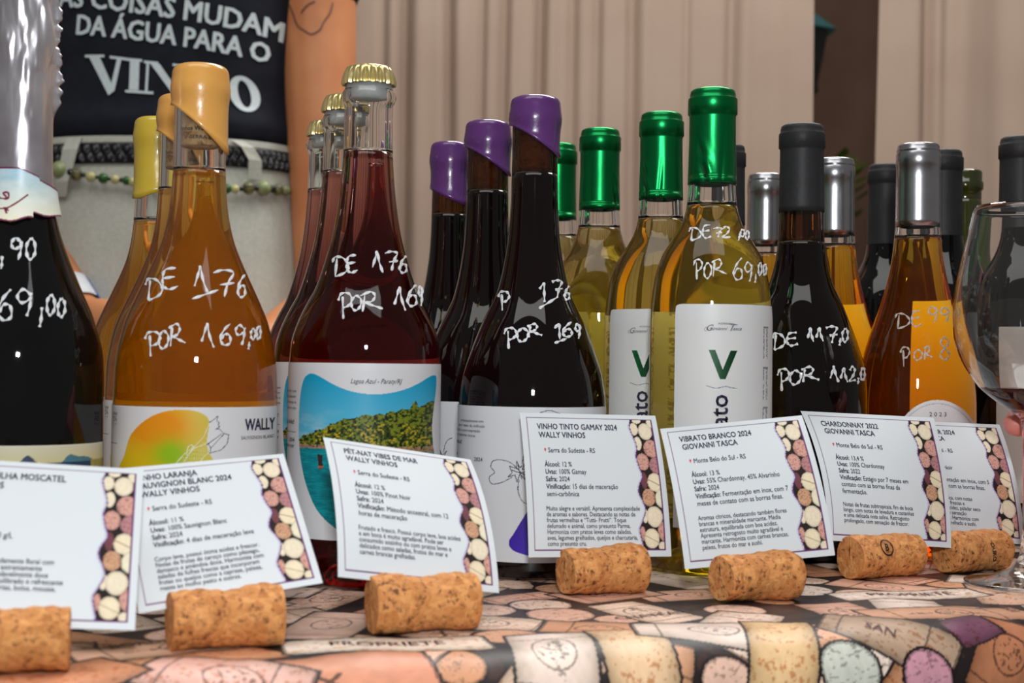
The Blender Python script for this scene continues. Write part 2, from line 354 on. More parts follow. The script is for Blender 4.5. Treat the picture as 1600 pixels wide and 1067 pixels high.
tr = empty('table', (*tab(0.3, 0.95), -0.75), 0, 'table hidden under the cork printed cloth, carrying the bottles', 'table')
tb = box_uv('tabletop', -0.12, 0.73, EDGE-0.008, 1.27, -0.034, -0.004, wood); tb.parent = tr; tb.matrix_parent_inverse = Matrix.Translation(-tr.location)
for (u, v) in ((-.08, .66), (.69, .66), (-.08, 1.22), (.69, 1.22)):
    lg = box_uv('leg', u-.02, u+.02, v-.02, v+.02, -0.75, -0.034, wood); lg.parent = tr; lg.matrix_parent_inverse = Matrix.Translation(-tr.location)

# ------------------------------------------------------------------ bottles
def place(px, py, H):
    r = ray(px, py); d = (H-CAMH)/r.z; return r.x*d, d
class B:
    """one bottle: outer profile, base position solved from where its top stands, camera-facing local frame (-Y towards the camera)"""
    def __init__(s, name, prof, px, py, H, label, cat='bottle', group=None, turn=0.0, d=None):
        s.f = hermite(prof, 0); s.prof = prof; s.H = H
        if d is None: s.X, s.d = place(px, py, H)
        else: s.X, s.d = ray(px, py).x*d, d
        s.phi = -math.atan2(s.X, s.d); s.S = F/s.d
        s.root = empty(name, (s.X, s.d, 0), s.phi+turn, label, cat, group)
        s.c, s.n = math.cos(s.phi), math.sin(s.phi)
    def local(s, P):
        x, y = P[0]-s.X, P[1]-s.d; return x*s.c+y*s.n, -x*s.n+y*s.c, P[2]
    def hit(s, px, py):
        r = ray(px, py); o = s.local((0, 0, CAMH)); q = s.local((r.x, r.y, CAMH+r.z)); dv = [q[i]-o[i] for i in range(3)]
        t = np.linspace(s.d-0.055, s.d+0.004, 400); x = o[0]+dv[0]*t; y = o[1]+dv[1]*t; z = o[2]+dv[2]*t
        k = np.hypot(x, y)-s.f(z); i = np.argmax(k < 0) if (k < 0).any() else np.argmin(k)
        return x[i], y[i], z[i]
    def glass(s, zf, liq, neckm, top=None, lip=None, seg=80):
        base = [(0, .016), (.012, .014), (.024, .007), (.031, .0015), (s.f(.006)-.005, 0.0003), (s.f(.006)-.0012, .0022)]
        zs = np.concatenate([np.linspace(.006, .1, 12), np.linspace(.1, zf, 46)[1:]])
        lathe('wine_body', base+[(float(s.f(z)), z) for z in zs]+[(float(s.f(zf))-.0045, zf-.0004), (0, zf-.001)], liq, s.root, seg)
        top = top or s.H-.004; zs = np.linspace(zf+.0003, top, 26)
        out = [(float(s.f(z)), z) for z in zs]; th = .0034
        inn = [(float(s.f(z))-th, z) for z in zs[::-1]]
        pr = out+inn+[out[0]]
        lathe('glass_neck', pr, neckm, s.root, seg)
    def solid(s, top, m, seg=80):
        base = [(0, .016), (.024, .007), (.031, .0015), (s.f(.006)-.005, 0.0003), (s.f(.006)-.0012, .0022)]
        zs = np.concatenate([np.linspace(.006, .1, 12), np.linspace(.1, top, 46)[1:]])
        lathe('glass_body', base+[(float(s.f(z)), z) for z in zs]+[(0, top)], m, s.root, seg)
    def capsule(s, name, prof, m, seg=72, wob=None): return lathe(name, prof, m, s.root, seg, wob=wob)
    def wax(s, m, zlow, off=.0013, name='wax_cap'):
        """zlow(theta) -> height of the dripped lower edge"""
        n = 72; V = []; rows = 16
        th = np.arange(n)*2*math.pi/n; zl = np.array([zlow(a) for a in th])
        for k in range(-1, rows):
            t = max(k, 0)/(rows-1); z = zl+(s.H-.004-zl)*t; r = s.f(z)+(off if k >= 0 else -.0002)+0.0008*math.exp(-((t-.02)/.05)**2)*(k >= 0)
            zz = z.mean(); bulge = .0011*np.exp(-((z-(s.H-.0135))/.006)**2); r = r+bulge
            V += [(r[i]*math.sin(th[i]), -r[i]*math.cos(th[i]), z[i]) for i in range(n)]
        r0 = float(s.f(s.H-.004))+off
        for a in np.linspace(.25, 1, 5):
            rr = r0-.005*(1-math.cos(a*math.pi/2)); zz = s.H-.004+.004*math.sin(a*math.pi/2)
            V += [(rr*math.sin(q), -rr*math.cos(q), zz) for q in th]
        nr = rows+1+5; Fc = [tuple(f) for f in grid_faces(n, nr, True)]; V.append((0, 0, s.H+.0003)); last = (nr-1)*n
        Fc += [(last+i, last+(i+1) % n, len(V)-1) for i in range(n)]
        return mk(name, V, Fc, m, s.root)
    def pat(s, pxc, hw, yb, S): s.pc = (pxc, hw, yb, S)
    def px2loc(s, X, Y, off=.0005):
        pxc, hw, yb, S = s.pc; th = np.arcsin(np.clip((np.asarray(X)-pxc)/hw, -1, 1)); z = (yb-np.asarray(Y))/S; r = s.f(z)+off
        return np.stack([r*np.sin(th), -r*np.cos(th), z], -1)
    def label(s, name, th0, th1, z0, z1, paint, nu, nv, off=.00025, m=None, mask=None):
        pxc, hw, yb, S = s.pc; th = np.linspace(math.radians(th0), math.radians(th1), nu); z = np.linspace(z0, z1, nv); TH, Z = np.meshgrid(th, z)
        # unrolled print coordinates: like the picture in front, running on at true arc length round the sides
        Xp = pxc+hw*np.where(np.abs(TH) < 1.3, np.sin(TH), np.sign(TH)*(math.sin(1.3)+(np.abs(TH)-1.3))); Yp = yb-S*Z
        C = np.zeros(TH.shape+(3,)); C[:] = lin((230, 233, 239)); paint(C, Xp, Yp, TH)
        r = s.f(Z)+off; P = np.stack([r*np.sin(TH), -r*np.cos(TH), Z], -1); Fc = grid_faces(nu, nv)
        if mask is not None:
            k = mask(Xp, Yp).reshape(-1); Fc = Fc[k[Fc].all(1)]
        return mk(name, P.reshape(-1, 3), Fc, m or M['label'], s.root, True, C.reshape(-1, 3))
    def writing(s, items, m=None, wd=4.2):
        m = m or M['white_ink']; V = []; Fc = []
        for it in items:
            for P in strokes(*it):
                P = np.array(smoothpoly(P, 8, False)); d = np.gradient(P, axis=0); d /= np.linalg.norm(d, axis=1)[:, None]+1e-9; n = np.stack([-d[:, 1], d[:, 0]], 1)
                o = len(V)
                for i, (p, q) in enumerate(zip(P, n)):
                    k = wd/2*(0.75+0.35*math.sin(i*.8+it[1]))*(0.6 if i in (0, len(P)-1) else 1)
                    for sgn in (-1, 0, 1):
                        x, y, z = s.hit(p[0]+q[0]*k*sgn, p[1]+q[1]*k*sgn); e = 1+(.0006 if sgn == 0 else .0003)/max(math.hypot(x, y), .005); V.append((x*e, y*e, z))
                for i in range(len(P)-1):
                    a = o+i*3; Fc += [(a, a+1, a+4, a+3), (a+1, a+2, a+5, a+4)]
        mk('price_writing', V, Fc, m, s.root)
GL = {'D': [[(.25, .1), (.15, .95)], [(0, .3), (.15, .05), (.6, .1), (.9, .45), (.7, .75), (.15, .95)]],
 'E': [[(.85, .02), (.3, .1), (.15, .5), (.2, .85), (.5, 1), (.95, .85)], [(.15, .5), (.8, .42)]],
 'P': [[(.3, .15), (.35, 1)], [(0, .3), (.2, .05), (.7, .03), (.95, .25), (.7, .5), (.3, .58)]],
 'O': [[(.5, 0), (.1, .3), (.05, .75), (.4, 1), (.85, .75), (.95, .3), (.5, 0)]],
 'R': [[(.2, .15), (.1, 1)], [(0, .2), (.45, .0), (.65, .2), (.5, .48), (.15, .55)], [(.2, .55), (.6, .7), (1, .85)]],
 '0': [[(.5, 0), (.1, .35), (.15, .85), (.5, 1), (.9, .7), (.85, .2), (.5, 0)]],
 '1': [[(0, .75), (.3, .25), (.45, 0), (.65, .5), (1, 1)]],
 'l': [[(0, .3), (.5, .0), (.55, .5), (.6, 1)]],
 '2': [[(.05, .25), (.4, 0), (.8, .2), (.55, .6), (.05, .95), (.95, .9)]],
 '6': [[(.85, .0), (.35, .3), (.05, .7), (.35, 1), (.85, .9), (.8, .55), (.4, .5), (.12, .75)]],
 '7': [[(.05, .1), (.5, .0), (.95, .1), (.7, .5), (.55, 1)], [(.35, .55), (1, .48)]],
 '8': [[(.8, .15), (.4, 0), (.15, .25), (.5, .48), (.9, .72), (.5, 1), (.1, .75), (.5, .48), (.85, .25), (.8, .15)]],
 '9': [[(.85, .2), (.4, .0), (.05, .25), (.3, .5), (.8, .35), (.85, .15), (.8, .6), (.6, 1)]],
 ',': [[(.6, 0), (.5, .6), (.3, 1)]], '_': [[(0, 1), (.5, .5), (1, 0)]]}
def strokes(ch, x0, x1, y0, y1):
    return [[(x0+(x1-x0)*a, y0+(y1-y0)*b) for a, b in P] for P in GL[ch]]
def turn_copy(b, px, py, label, turn=0.0, name=None):
    X, d = place(px, py, b.H); r = dup(b.root); r.location = (X, d, 0); r.rotation_euler = (0, 0, -math.atan2(X, d)+turn); r['label'] = label; return r
def tiny_lines(C, X, Y, x0, x1, ys, seed=0, col=(120, 122, 132), h=2.2, dens=.42):
    for i, y in enumerate(ys):
        m = (X > x0) & (X < x1-((i*37+seed*11) % 9)*(x1-x0)*.03) & (np.abs(Y-y) < h) & (vnoise(X/1.1+i*31+seed, Y/2.0, 40+seed) > dens); put(C, m, col, .75)

# --- orange wine, orange wax
ORP = [(.006, .0432), (.05, .0435), (.098, .0435), (.110, .0432), (.12, .0428), (.142, .0388), (.155, .0338), (.167, .0283), (.18, .0225), (.19, .0188), (.203, .0160), (.215, .0147), (.235, .0139), (.26, .0137), (.284, .0137)]
BURG = [(.006, .0432), (.05, .0435), (.094, .0435), (.102, .0433), (.116, .0414), (.133, .0362), (.146, .0312), (.168, .0212), (.19, .0166), (.205, .0148), (.227, .0138), (.25, .0135), (.282, .0135)]
GK = 1.022; gz = lambda z: .125+(z-.125)*GK if z > .02 else z
BURG = [(gz(z), r*GK) for z, r in BURG]
PETP = [(.006, .0434), (.06, .0435), (.118, .0435), (.1337, .0426), (.1448, .0396), (.158, .0335), (.166, .0292), (.187, .0224), (.2, .0192), (.213, .0171), (.228, .0154), (.245, .0143), (.268, .0140), (.2725, .0142), (.2755, .0160), (.278, .0160), (.281, .0140), (.2885, .0130), (.2946, .0130)]
G1 = 'orange wines with coloured wax caps'
b = B('wine_bottle', ORP, 314, 103, .284, 'orange wine bottle with orange wax cap in front, white prices DE 176 POR 169,00', group=G1)
b.pat(297, 125, 560+CAMH*b.S, b.S)
b.glass(.2262, M['orange_wine'], M['glass'])
b.wax(M['orange_wax'], lambda a: .2490-.0128*math.sin(a)+(.010*max(0, -math.cos(a))))
lathe('stopper_cork', [(0, .2392), (.0098, .2394), (.0102, .2405), (.0102, .279), (0, .279)], M['stopper'], b.root, 40)
t = Text(); t.add('Vinhos Wally', 276, -211, 6.5, w=52, bold=.01); t.add('SERRA DO', 298, -224, 5.5, w=44, bold=.01)
t.build('cork_lettering', lambda x, y: (lambda th, z: np.stack([.01025*np.sin(th), -.01025*np.cos(th), z], -1))((x-314)/40*1.2, .2400+(y+232)/b.S*1.0), M['black_print'], b.root)
BLOB = smoothpoly([(150+x/5.333, 600+y/5.333) for x, y in [(195, 700), (240, 560), (268, 450), (300, 382), (365, 308), (450, 245), (550, 206), (650, 192), (740, 194), (815, 210), (862, 238), (888, 275), (890, 320), (880, 380), (874, 450), (888, 520), (940, 610), (1000, 720), (1010, 900), (850, 1050), (500, 1080), (250, 950)]], 4)
cv = lambda P: [(150+x/5.333, 600+y/5.333) for x, y in P]
LEAF = [cv(P) for P in ([(890, 292), (930, 262), (955, 240), (948, 278), (965, 292), (958, 312), (972, 322), (940, 346), (968, 342), (1000, 376), (1042, 390), (1030, 460), (985, 508), (898, 532), (905, 492), (1000, 386)], [(873, 466), (985, 382)], [(880, 455), (905, 492)])]
WHT = [cv(P) for P in ([(890, 300), (850, 400), (790, 470), (700, 540), (650, 600), (620, 660)], [(720, 545), (728, 485), (755, 464), (778, 490), (742, 535)], [(905, 515), (850, 560), (800, 640)], [(700, 600), (760, 500), (870, 455)], [(480, 650), (560, 660), (620, 650)])]
def paint_orange(C, X, Y, TH):
    k = inside(BLOB, X, Y); x = (X-150)*5.333; y = (Y-600)*5.333
    o = np.clip(np.exp(-(((x-480)/260)**2+((y-330)/170)**2))*1.5, 0, 1)[..., None]; g = np.clip(np.exp(-(((x-600)/150)**2+((y-540)/120)**2))*1.1, 0, 1)[..., None]
    y_ = np.clip((x-640)/250, 0, 1)[..., None]
    c = lin((226, 196, 22))*(1-y_)+lin((214, 204, 84))*y_; c = c*(1-o)+lin((240, 152, 20))*o; c = c*(1-g)+lin((150, 196, 24))*g
    C[k] = c[k]
    for P in WHT: put(C, (dline(P, X, Y) < .55) & k, (236, 238, 214))
    put(C, k & (np.hypot((X % 3.1)-1.5, (Y % 2.7)-1.3) < .6) & (dline(cv([(730, 600), (860, 490)]), X, Y) < 9), (230, 232, 190))
    for P in LEAF: put(C, (dline(P, X, Y) < .5) & ~inside(BLOB, X, Y), (44, 40, 84))
    tiny_lines(C, X, Y, 172, 184, [645, 650, 655, 661], 2); put(C, (X < 183) & (np.abs(Y-690) < .5), (80, 80, 90))
    tiny_lines(C, X, Y, 440, 520, [640+6*i for i in range(9)], 4)
b.label('front_label', -150, 150, .012, .1, paint_orange, 660, 230)
t = Text(); t.add('SAUVIGNON BLANC', 363, -680.5, 5, w=51, bold=-.01)
t.build('grape_lettering', lambda x, y: b.px2loc(x, -y, .0006), M['navy'], b.root)
t = Text(); t.add('WALLY', 369, -667, 17, w=46, bold=.02)
t.build('label_lettering', lambda x, y: b.px2loc(x, -y, .0006), M['navy'], b.root)
copies = [(b, 287, 150, 'orange wine bottle with orange wax cap standing second, right of the yellow capped one', 0)]
root2 = turn_copy(*copies[0])
b.writing([('D', 228, 257, 434, 471), ('E', 250, 280, 418, 452), ('1', 304, 324, 417, 457), ('_', 300, 341, 453, 467), ('7', 331, 366, 422, 464), ('6', 370, 384, 429, 464),
           ('P', 227, 252, 518, 557), ('O', 248, 264, 516, 545), ('R', 264, 290, 506, 541), ('1', 315, 334, 506, 543), ('6', 343, 362, 506, 539), ('9', 367, 384, 508, 539), (',', 386, 391, 534, 546), ('0', 391, 399, 513, 530), ('0', 400, 407, 509, 530)])
by = B('wine_bottle', ORP, 247, 185, .284, 'wine bottle with long yellow wax cap, rearmost of the orange wines', group=G1)
by.pat(249, 103, 560+CAMH*by.S, by.S); by.glass(.215, M['orange_wine'], M['glass']); by.wax(M['yellow_wax'], lambda a: .2335+.003*math.sin(2*a+1)-.003*math.cos(a))
by.label('front_label', -150, 150, .012, .1, lambda C, X, Y, T: put(C, T < -.5, (222, 200, 120), .3), 60, 12)

# --- sparkling red with crown caps
G2 = 'red sparkling wines with gold crown caps'
b = B('wine_bottle', PETP, 577, 105, .2946, 'red sparkling wine bottle with gold crown cap in front, label shows a blue lagoon', group=G2)
b.pat(570.5, 117.5, 563+CAMH*b.S, b.S)
b.glass(.2445, M['rose_petnat'], M['glass'], top=.2935)
prof = [(.0148, .2838), (.01495, .2850), (.0146, .2868), (.0141, .289), (.0137, .2918), (.0129, .2938), (.011, .2946), (0, .2948)]
b.capsule('crown_cap', prof, M['gold'], 168, lambda r, z, a: r+.0011*math.cos(21*a)*np.clip((.2927-z)/.003, 0, 1))
lathe('plastic_stopper', [(0, .2755), (.0104, .2757), (.0106, .279), (.0112, .2815), (.0112, .2934), (0, .2934)], M['plastic'], b.root, 40)
pc = lambda P: [(420+x/3.557, 550+y/3.557) for x, y in P]
LAG = smoothpoly(pc([(190, 300), (198, 210), (214, 148), (238, 123), (268, 121), (310, 140), (380, 178), (460, 208), (560, 223), (650, 219), (740, 199), (820, 165), (870, 135), (905, 121), (920, 136), (918, 210), (905, 310), (898, 400), (905, 500), (912, 560), (890, 720), (800, 900), (640, 980), (480, 980), (370, 915), (310, 860), (270, 800), (230, 700), (205, 600), (192, 500), (188, 400)]), 4)
TREE = pc([(180, 500), (185, 478), (215, 448), (250, 438), (285, 420), (320, 412), (355, 385), (400, 372), (430, 350), (462, 354), (500, 345), (540, 328), (575, 335), (610, 322), (640, 330), (665, 312), (700, 318), (730, 300), (765, 305), (783, 290), (783, 265), (795, 275), (806, 256), (815, 278), (812, 292), (840, 288), (862, 278), (890, 264), (940, 262), (940, 540), (860, 530), (760, 525), (640, 500), (560, 510), (400, 515), (280, 512)])
def paint_lagoon(C, X, Y, TH):
    k = inside(LAG, X, Y); x = (X-420)*3.557; y = (Y-550)*3.557
    t = np.clip((y-120)/380, 0, 1)[..., None]; s = lin((0, 166, 214))*(1-t)+lin((104, 200, 232))*t
    cl = (np.clip(fbm(X/22, Y/9, 4)*1.6-.6, 0, 1)*np.clip(1-np.abs(y-400)/120, 0, 1)*np.clip(1-(x-190)/350, 0, 1))[..., None]; s = s*(1-cl)+lin((206, 224, 232))*cl
    se = np.clip((fbm(X/9, Y/1.6, 8)-.3)*1.6, 0, 1)[..., None]; sea = lin((0, 124, 140))*(1-se)+lin((10, 176, 184))*se
    s = np.where((y > 505)[..., None], sea, s); C[k] = s[k]
    jag = 4.0*(fbm(X/2.6, Y/2.6, 14)-.5)
    tr_ = inside(TREE, X+jag, Y+jag*.8) & k
    n = fbm(X/3.2, Y/2.6, 17); n2 = fbm(X/9, Y/8, 19)
    g = lin((38, 52, 18))*np.ones(X.shape+(1,)); g = np.where((n > .42)[..., None], lin((78, 96, 26)), g); g = np.where((n > .53)[..., None], lin((124, 136, 36)), g); g = np.where(((n > .58) & (n2 > .5) & (y > 380))[..., None], lin((196, 168, 40)), g); g = np.where((n < .32)[..., None], lin((18, 26, 14)), g)
    C[tr_] = g[tr_]
    rock = k & (np.abs(Y-(550+(505+np.clip(x-560, 0, 400)*.05)/3.557)) < 2.2+1.5*vnoise(X/4, Y/4, 5)+np.clip((x-720)/90, 0, 2.5)) & (vnoise(X/2.3, Y/2, 23) > .25); put(C, rock, lin((176, 140, 110)) * (0.6+.6*vnoise(X/2, Y/2, 3)[..., None]), 1)
    put(C, inside(pc([(292, 545), (318, 548), (322, 620), (300, 622)]), X, Y), (60, 40, 44)); put(C, inside(pc([(296, 606), (325, 606), (320, 618), (300, 618)]), X, Y), (190, 96, 50))
    put(C, (X < 468) & (np.abs(Y-673) < .5), (70, 72, 90)); put(C, (X < 468) & (np.abs(Y-673) < .5), (70, 72, 90))
    tiny_lines(C, X, Y, 700, 790, [600+6*i for i in range(14)], 6)
b.label('front_label', -160, 160, .0265, .1235, paint_lagoon, 720, 280)
t = Text(); t.add('Lagoa Azul - Paraty/RJ', 549, -597, 7, w=74, shear=.3, bold=-.01)
t.build('place_lettering', lambda x, y: b.px2loc(x, -y, .0006), M['navy'], b.root); t = Text()
for i, q in enumerate(['para quem vive o mar que', 'pura leveza de qualquer', 'momento, vibrantes e', 'frescos e seu']): t.add(q, 469, -(612+i*8.6), 4.3, xs=.8, align='r', bold=-.01)
t.add('e seja feliz!', 466, -660, 6.5, xs=.8, align='r'); t.add('safra', 440, -688, 5, xs=.8, align='r'); t.add('2024', 467, -687, 5.5, xs=.8, align='r'); t.add('Pinot noir', 467, -696, 5.5, xs=.8, align='r')
def wrapleft(bb):
    def fn(x, y):
        pxc, hw, yb, S = bb.pc; q = (x-pxc)/hw; th = np.where(q < -.9, -1.1198+(q+.9)/.62, np.arcsin(np.clip(q, -.9, 1))); z = (yb+y)/S; r = bb.f(z)+.0006
        return np.stack([r*np.sin(th), -r*np.cos(th), z], -1)
    return fn
t.build('label_lettering', wrapleft(b), M['navy'], b.root)
turn_copy(b, 541, 150, 'red sparkling wine bottle with gold crown cap, middle of its row of three', 0)
turn_copy(b, 513, 190, 'red sparkling wine bottle with gold crown cap, rearmost of its row of three', .3).scale = (.97, .97, 1)
b.writing([('D', 520, 548, 400, 434), ('E', 539, 560, 398, 426), ('1', 582, 598, 393, 426), ('7', 600, 621, 393, 423), ('6', 623, 636, 400, 426), ('P', 529, 551, 457, 498), ('O', 549, 565, 461, 485), ('R', 563, 598, 456, 487), ('1', 616, 633, 449, 485), ('6', 635, 652, 445, 478), ('9', 653, 660, 447, 478)])

# --- gamay, purple wax
G3 = 'dark red wines with purple wax caps'
b = B('wine_bottle', BURG, 837, 152, gz(.282), 'dark red wine bottle with purple wax cap in front, white prices 176 POR 169', group=G3)
b.pat(828, 114.5, 566+CAMH*b.S, b.S)
def darkneck(bb, zs, capm, neckm=None, seg=80):
    bb.solid(zs, capm, seg); zz = np.linspace(zs+.0002, bb.H-.004, 22)
    out = [(float(bb.f(z)), z) for z in zz]; inn = [(float(bb.f(z))-.0034, z) for z in zz[::-1]]; lathe('glass_neck', out+inn+[out[0]], neckm or M['brown_glass'], bb.root, seg)
darkneck(b, gz(.236), M['dark_bottle'])
lathe('stopper_cork', [(0, gz(.2385)), (.0095, gz(.2387)), (.0098, gz(.240)), (.0098, gz(.277)), (0, gz(.277))], M['stopper'], b.root, 40)
b.wax(M['purple_wax'], lambda a: gz(.2555)-.0095*math.sin(a)+.008*max(0, -math.cos(a)))
FL = [(420+x/2.857, 440+y/2.857) for x, y in [(1155, 740), (1120, 820)]]
fp = lambda P: [(480+x*580/1449, 640+y*427/1067) for x, y in P]
FLOWER = [smoothpoly(fp(P), 5, False) for P in ([(835, 225), (790, 185), (735, 180), (720, 205), (735, 225), (715, 245), (725, 268), (760, 262), (800, 240)], [(838, 190), (840, 165), (855, 140), (875, 130)], [(825, 250), (822, 290), (840, 330), (870, 340)], [(900, 0), (935, -8), (975, 4)])]
PIST = [fp(P) for P in ([(790, 200), (800, 225), (785, 240), (810, 232), (818, 258), (828, 228), (850, 250), (838, 222), (862, 215), (836, 210), (850, 185), (828, 205), (815, 180), (816, 208), (790, 200)], [(800, 215), (850, 230)], [(820, 195), (835, 245)])]
TRI = smoothpoly(fp([(790, 480), (810, 445), (845, 385), (880, 335), (960, 330), (990, 480), (900, 530), (830, 520), (800, 505)]), 5)
def paint_gamay(C, X, Y, TH):
    k = inside(TRI, X, Y); t = np.clip((Y-775)/80, 0, 1)[..., None]; c = lin((62, 30, 140))*(1-t)+lin((70, 40, 190))*t; c = c*(.9+.2*vnoise(X/1.2, Y/1.2, 2)[..., None]); C[k] = c[k]
    for P in FLOWER: put(C, dline(P, X, Y) < .55, (40, 36, 84))
    for P in PIST: put(C, dline(P, X, Y) < .6, (26, 24, 50))
    put(C, (X > 714) & (X < 757) & (np.abs(Y-703) < .45), (80, 80, 100)); tiny_lines(C, X, Y, 960, 1050, [660+7*i for i in range(14)], 8)
b.label('front_label', -120, 150, .0105, gz(.1), paint_gamay, 560, 240)
t = Text()
for i, q in enumerate(['artesanalmente com', 'por meio da vinificação', 'traz a pura expressão', 'e sabores únicos.']): t.add(q, 757-(0, -2, 5, 12)[i], -(657+i*7.4), 4.2, xs=.72, align='r', bold=-.01)
t.build('paragraph_lettering', lambda x, y: b.px2loc(x, -y, .0006), M['navy'], b.root); t = Text()
t.add('muito!', 723, -691, 6, xs=.7, align='r'); t.add('safra', 716, -709, 4.5, xs=.8, align='r'); t.add('2024', 756, -715, 5.5, w=13, align='r')
t.build('label_lettering', lambda x, y: b.px2loc(x, -y, .0006), M['navy'], b.root)
r2 = turn_copy(b, 763, 190, 'dark red wine bottle with purple wax cap, middle of its row of three')
for ch in r2.children:
    if ch.name.startswith(('front_label', 'label_lettering', 'paragraph')): ch.rotation_euler = (0, 0, -.5)
b.writing([('P', 779, 797, 455, 485), ('l', 843, 856, 443, 472), ('_', 842, 871, 464, 482), ('7', 861, 878, 438, 465), ('6', 881, 890, 447, 468), ('P', 788, 808, 512, 545), ('O', 808, 826, 512, 534), ('R', 824, 847, 506, 527), ('l', 866, 880, 506, 530), ('_', 866, 885, 529, 536), ('6', 878, 895, 503, 526), ('9', 898, 907, 506, 529)])
b3 = B('wine_bottle', BURG, 704, 223, gz(.282), 'dark red wine bottle with long drip of purple wax, rearmost of its row of three', group=G3)
b3.pat(704, 95, 564+CAMH*b3.S, b3.S); darkneck(b3, gz(.230), M['dark_bottle']); b3.wax(M['purple_wax'], lambda a: gz(.243)-.006*math.sin(a)-.003*math.cos(a))
b3.root.scale = (.95, .95, 1)
b3.label('front_label', -120, 150, .0105, gz(.1), lambda C, X, Y, T: None, 60, 12)

# --- white wine, green capsules
BORD = [(.006, .0373), (.05, .0375), (.15, .0374), (.161, .0368), (.1765, .0350), (.184, .0332), (.192, .0302), (.2, .0255), (.206, .0215), (.213, .0180), (.222, .0155), (.232, .0146), (.25, .0140), (.295, .0137)]
G4 = 'white wines with green capsules'
def cap_prof(H, zl, r0=.0150, r1=.0143, ring=True):
    return [(r0-.0012, zl), (r0, zl+.0001), (r0-.0001, zl+.004), (r1+.0001, H-.031), (r1, H-.0180), (r1+.0001, H-.0163), (r1+.0009, H-.0156), (r1+.0009, H-.0068), (r1+.0007, H-.0061), (r1-.0001, H-.0055), (r1-.0002, H-.0035), (r1-.0007, H-.0014), (r1-.0022, H-.0003), (r1-.004, H-.0001), (0, H)]
b = B('wine_bottle', BORD, 1114, 140, .295, 'white wine bottle with green capsule in front, prices DE 72 POR 69,00', group=G4)
b.pat(1110, 95, 570+CAMH*b.S, b.S); b.glass(.2225, M['white_wine'], M['glass'], top=.288)
def crease(r, z, a):
    a = (a+math.pi) % (2*math.pi)-math.pi; k = np.clip((.272-z)/.03, 0, 1)
    return r-.0010*k*math.exp(-((a+.45+(z-.25)*14)/.14)**2)+.0006*k*math.exp(-((a+.25+(z-.25)*14)/.12)**2)-.0007*k*math.exp(-((a-.45-(z-.25)*5)/.08)**2)+.0005*k*math.sin(a*9+z*600)*math.exp(-((a+.4)/.3)**2)
lathe('capsule', [p for i in range(0, 4) for p in [cap_prof(.295, .236)[i]]][:3]+[(.0149-.0006*t, .240+.024*t) for t in np.linspace(0, 1, 14)]+cap_prof(.295, .236)[4:], M['green_cap'], b.root, 96, wob=crease)
GV = [(980+x/5.08, 470+y/5.08) for x, y in [(648, 395), (698, 395), (755, 545), (812, 400), (863, 400), (776, 618), (735, 618)]]
WV = [(980+x/5.08, 470+y/5.08) for x, y in [(635, 668), (660, 675), (690, 684), (725, 684), (755, 676), (785, 672), (815, 680), (862, 686)]]
def paint_vib(C, X, Y, TH):
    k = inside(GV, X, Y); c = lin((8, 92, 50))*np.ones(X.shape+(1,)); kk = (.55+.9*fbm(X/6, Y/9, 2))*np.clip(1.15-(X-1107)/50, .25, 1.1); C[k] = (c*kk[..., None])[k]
    put(C, dline(smoothpoly(WV, 4, False), X, Y) < .55, (110, 140, 160))
    for x0, n in ((1190, 3), (1195, 2)):
        put(C, (np.abs(X-x0) < 1.3) & (Y > 515) & (vnoise(X*1.2, Y/1.5, 50+n) > .4) & ((Y-512) % 62 < 48), (120, 122, 134), .8)
    put(C, (X > 1189) & (X < 1197) & (np.abs((Y-511) % 61) < 3), (110, 112, 124), .8)
def rounded(x0, x1, y0, r):
    return lambda X, Y: ~((X < x0+r) & (Y < y0+r) & (np.hypot(X-x0-r, Y-y0-r) > r))
b.label('front_label', math.degrees(math.asin((1057-1110)/95)), 110, .028, (b.pc[2]-479)/b.S, paint_vib, 440, 440, mask=rounded(1057, 1300, 479, 5))
def paint_back(C, X, Y, TH):
    C[:] = lin((250, 246, 230))
    put(C, (vnoise(TH*40, Y/2.2, 61) > .45) & (np.abs(np.sin(TH*9)) > .35) & (((Y-500) % 56) > 12), (96, 84, 66), .6)
b.label('back_label', 194.5, 250, .028, (b.pc[2]-490)/b.S, paint_back, 120, 160, m=M['back_label'])
t = Text(); t.add('ibrato', 1136, -615, 25.5, rot=math.pi/2, bold=.004, align='r')
t.build('vertical_lettering', lambda x, y: b.px2loc(x, -y, .0007), M['navy'], b.root, 6)
t = Text(); t.add('ADEGA', 1121, -509.5, 2.6, w=19, bold=-.01); t.add('G', 1102, -519, 9, xs=1.0, shear=.45, bold=-.02); t.add('iovanni', 1110, -518, 5.2, w=23, shear=.5, bold=-.015); t.add('T', 1135, -519, 10, w=9, shear=.45, bold=-.02); t.add('asca', 1142, -518, 5.2, w=13, shear=.5, bold=-.015)
t.stroke([(1137, -509), (1142, -508), (1150, -510)], .7); t.stroke([(1103, -520), (1101, -517), (1104, -513)], .6)
t.build('label_lettering', lambda x, y: b.px2loc(x, -y, .0006), M['grey_print'], b.root)
turn_copy(b, 1034, 177, 'white wine bottle with green capsule, second in its row, showing half a green V', -.47)
turn_copy(b, 938, 202, 'white wine bottle with green capsule, third in its row, behind the foremost purple waxed bottle', 1.29)
turn_copy(b, 872, 225, 'white wine bottle with green capsule, rearmost of its row, cap peeping out behind purple wax', -1.0)
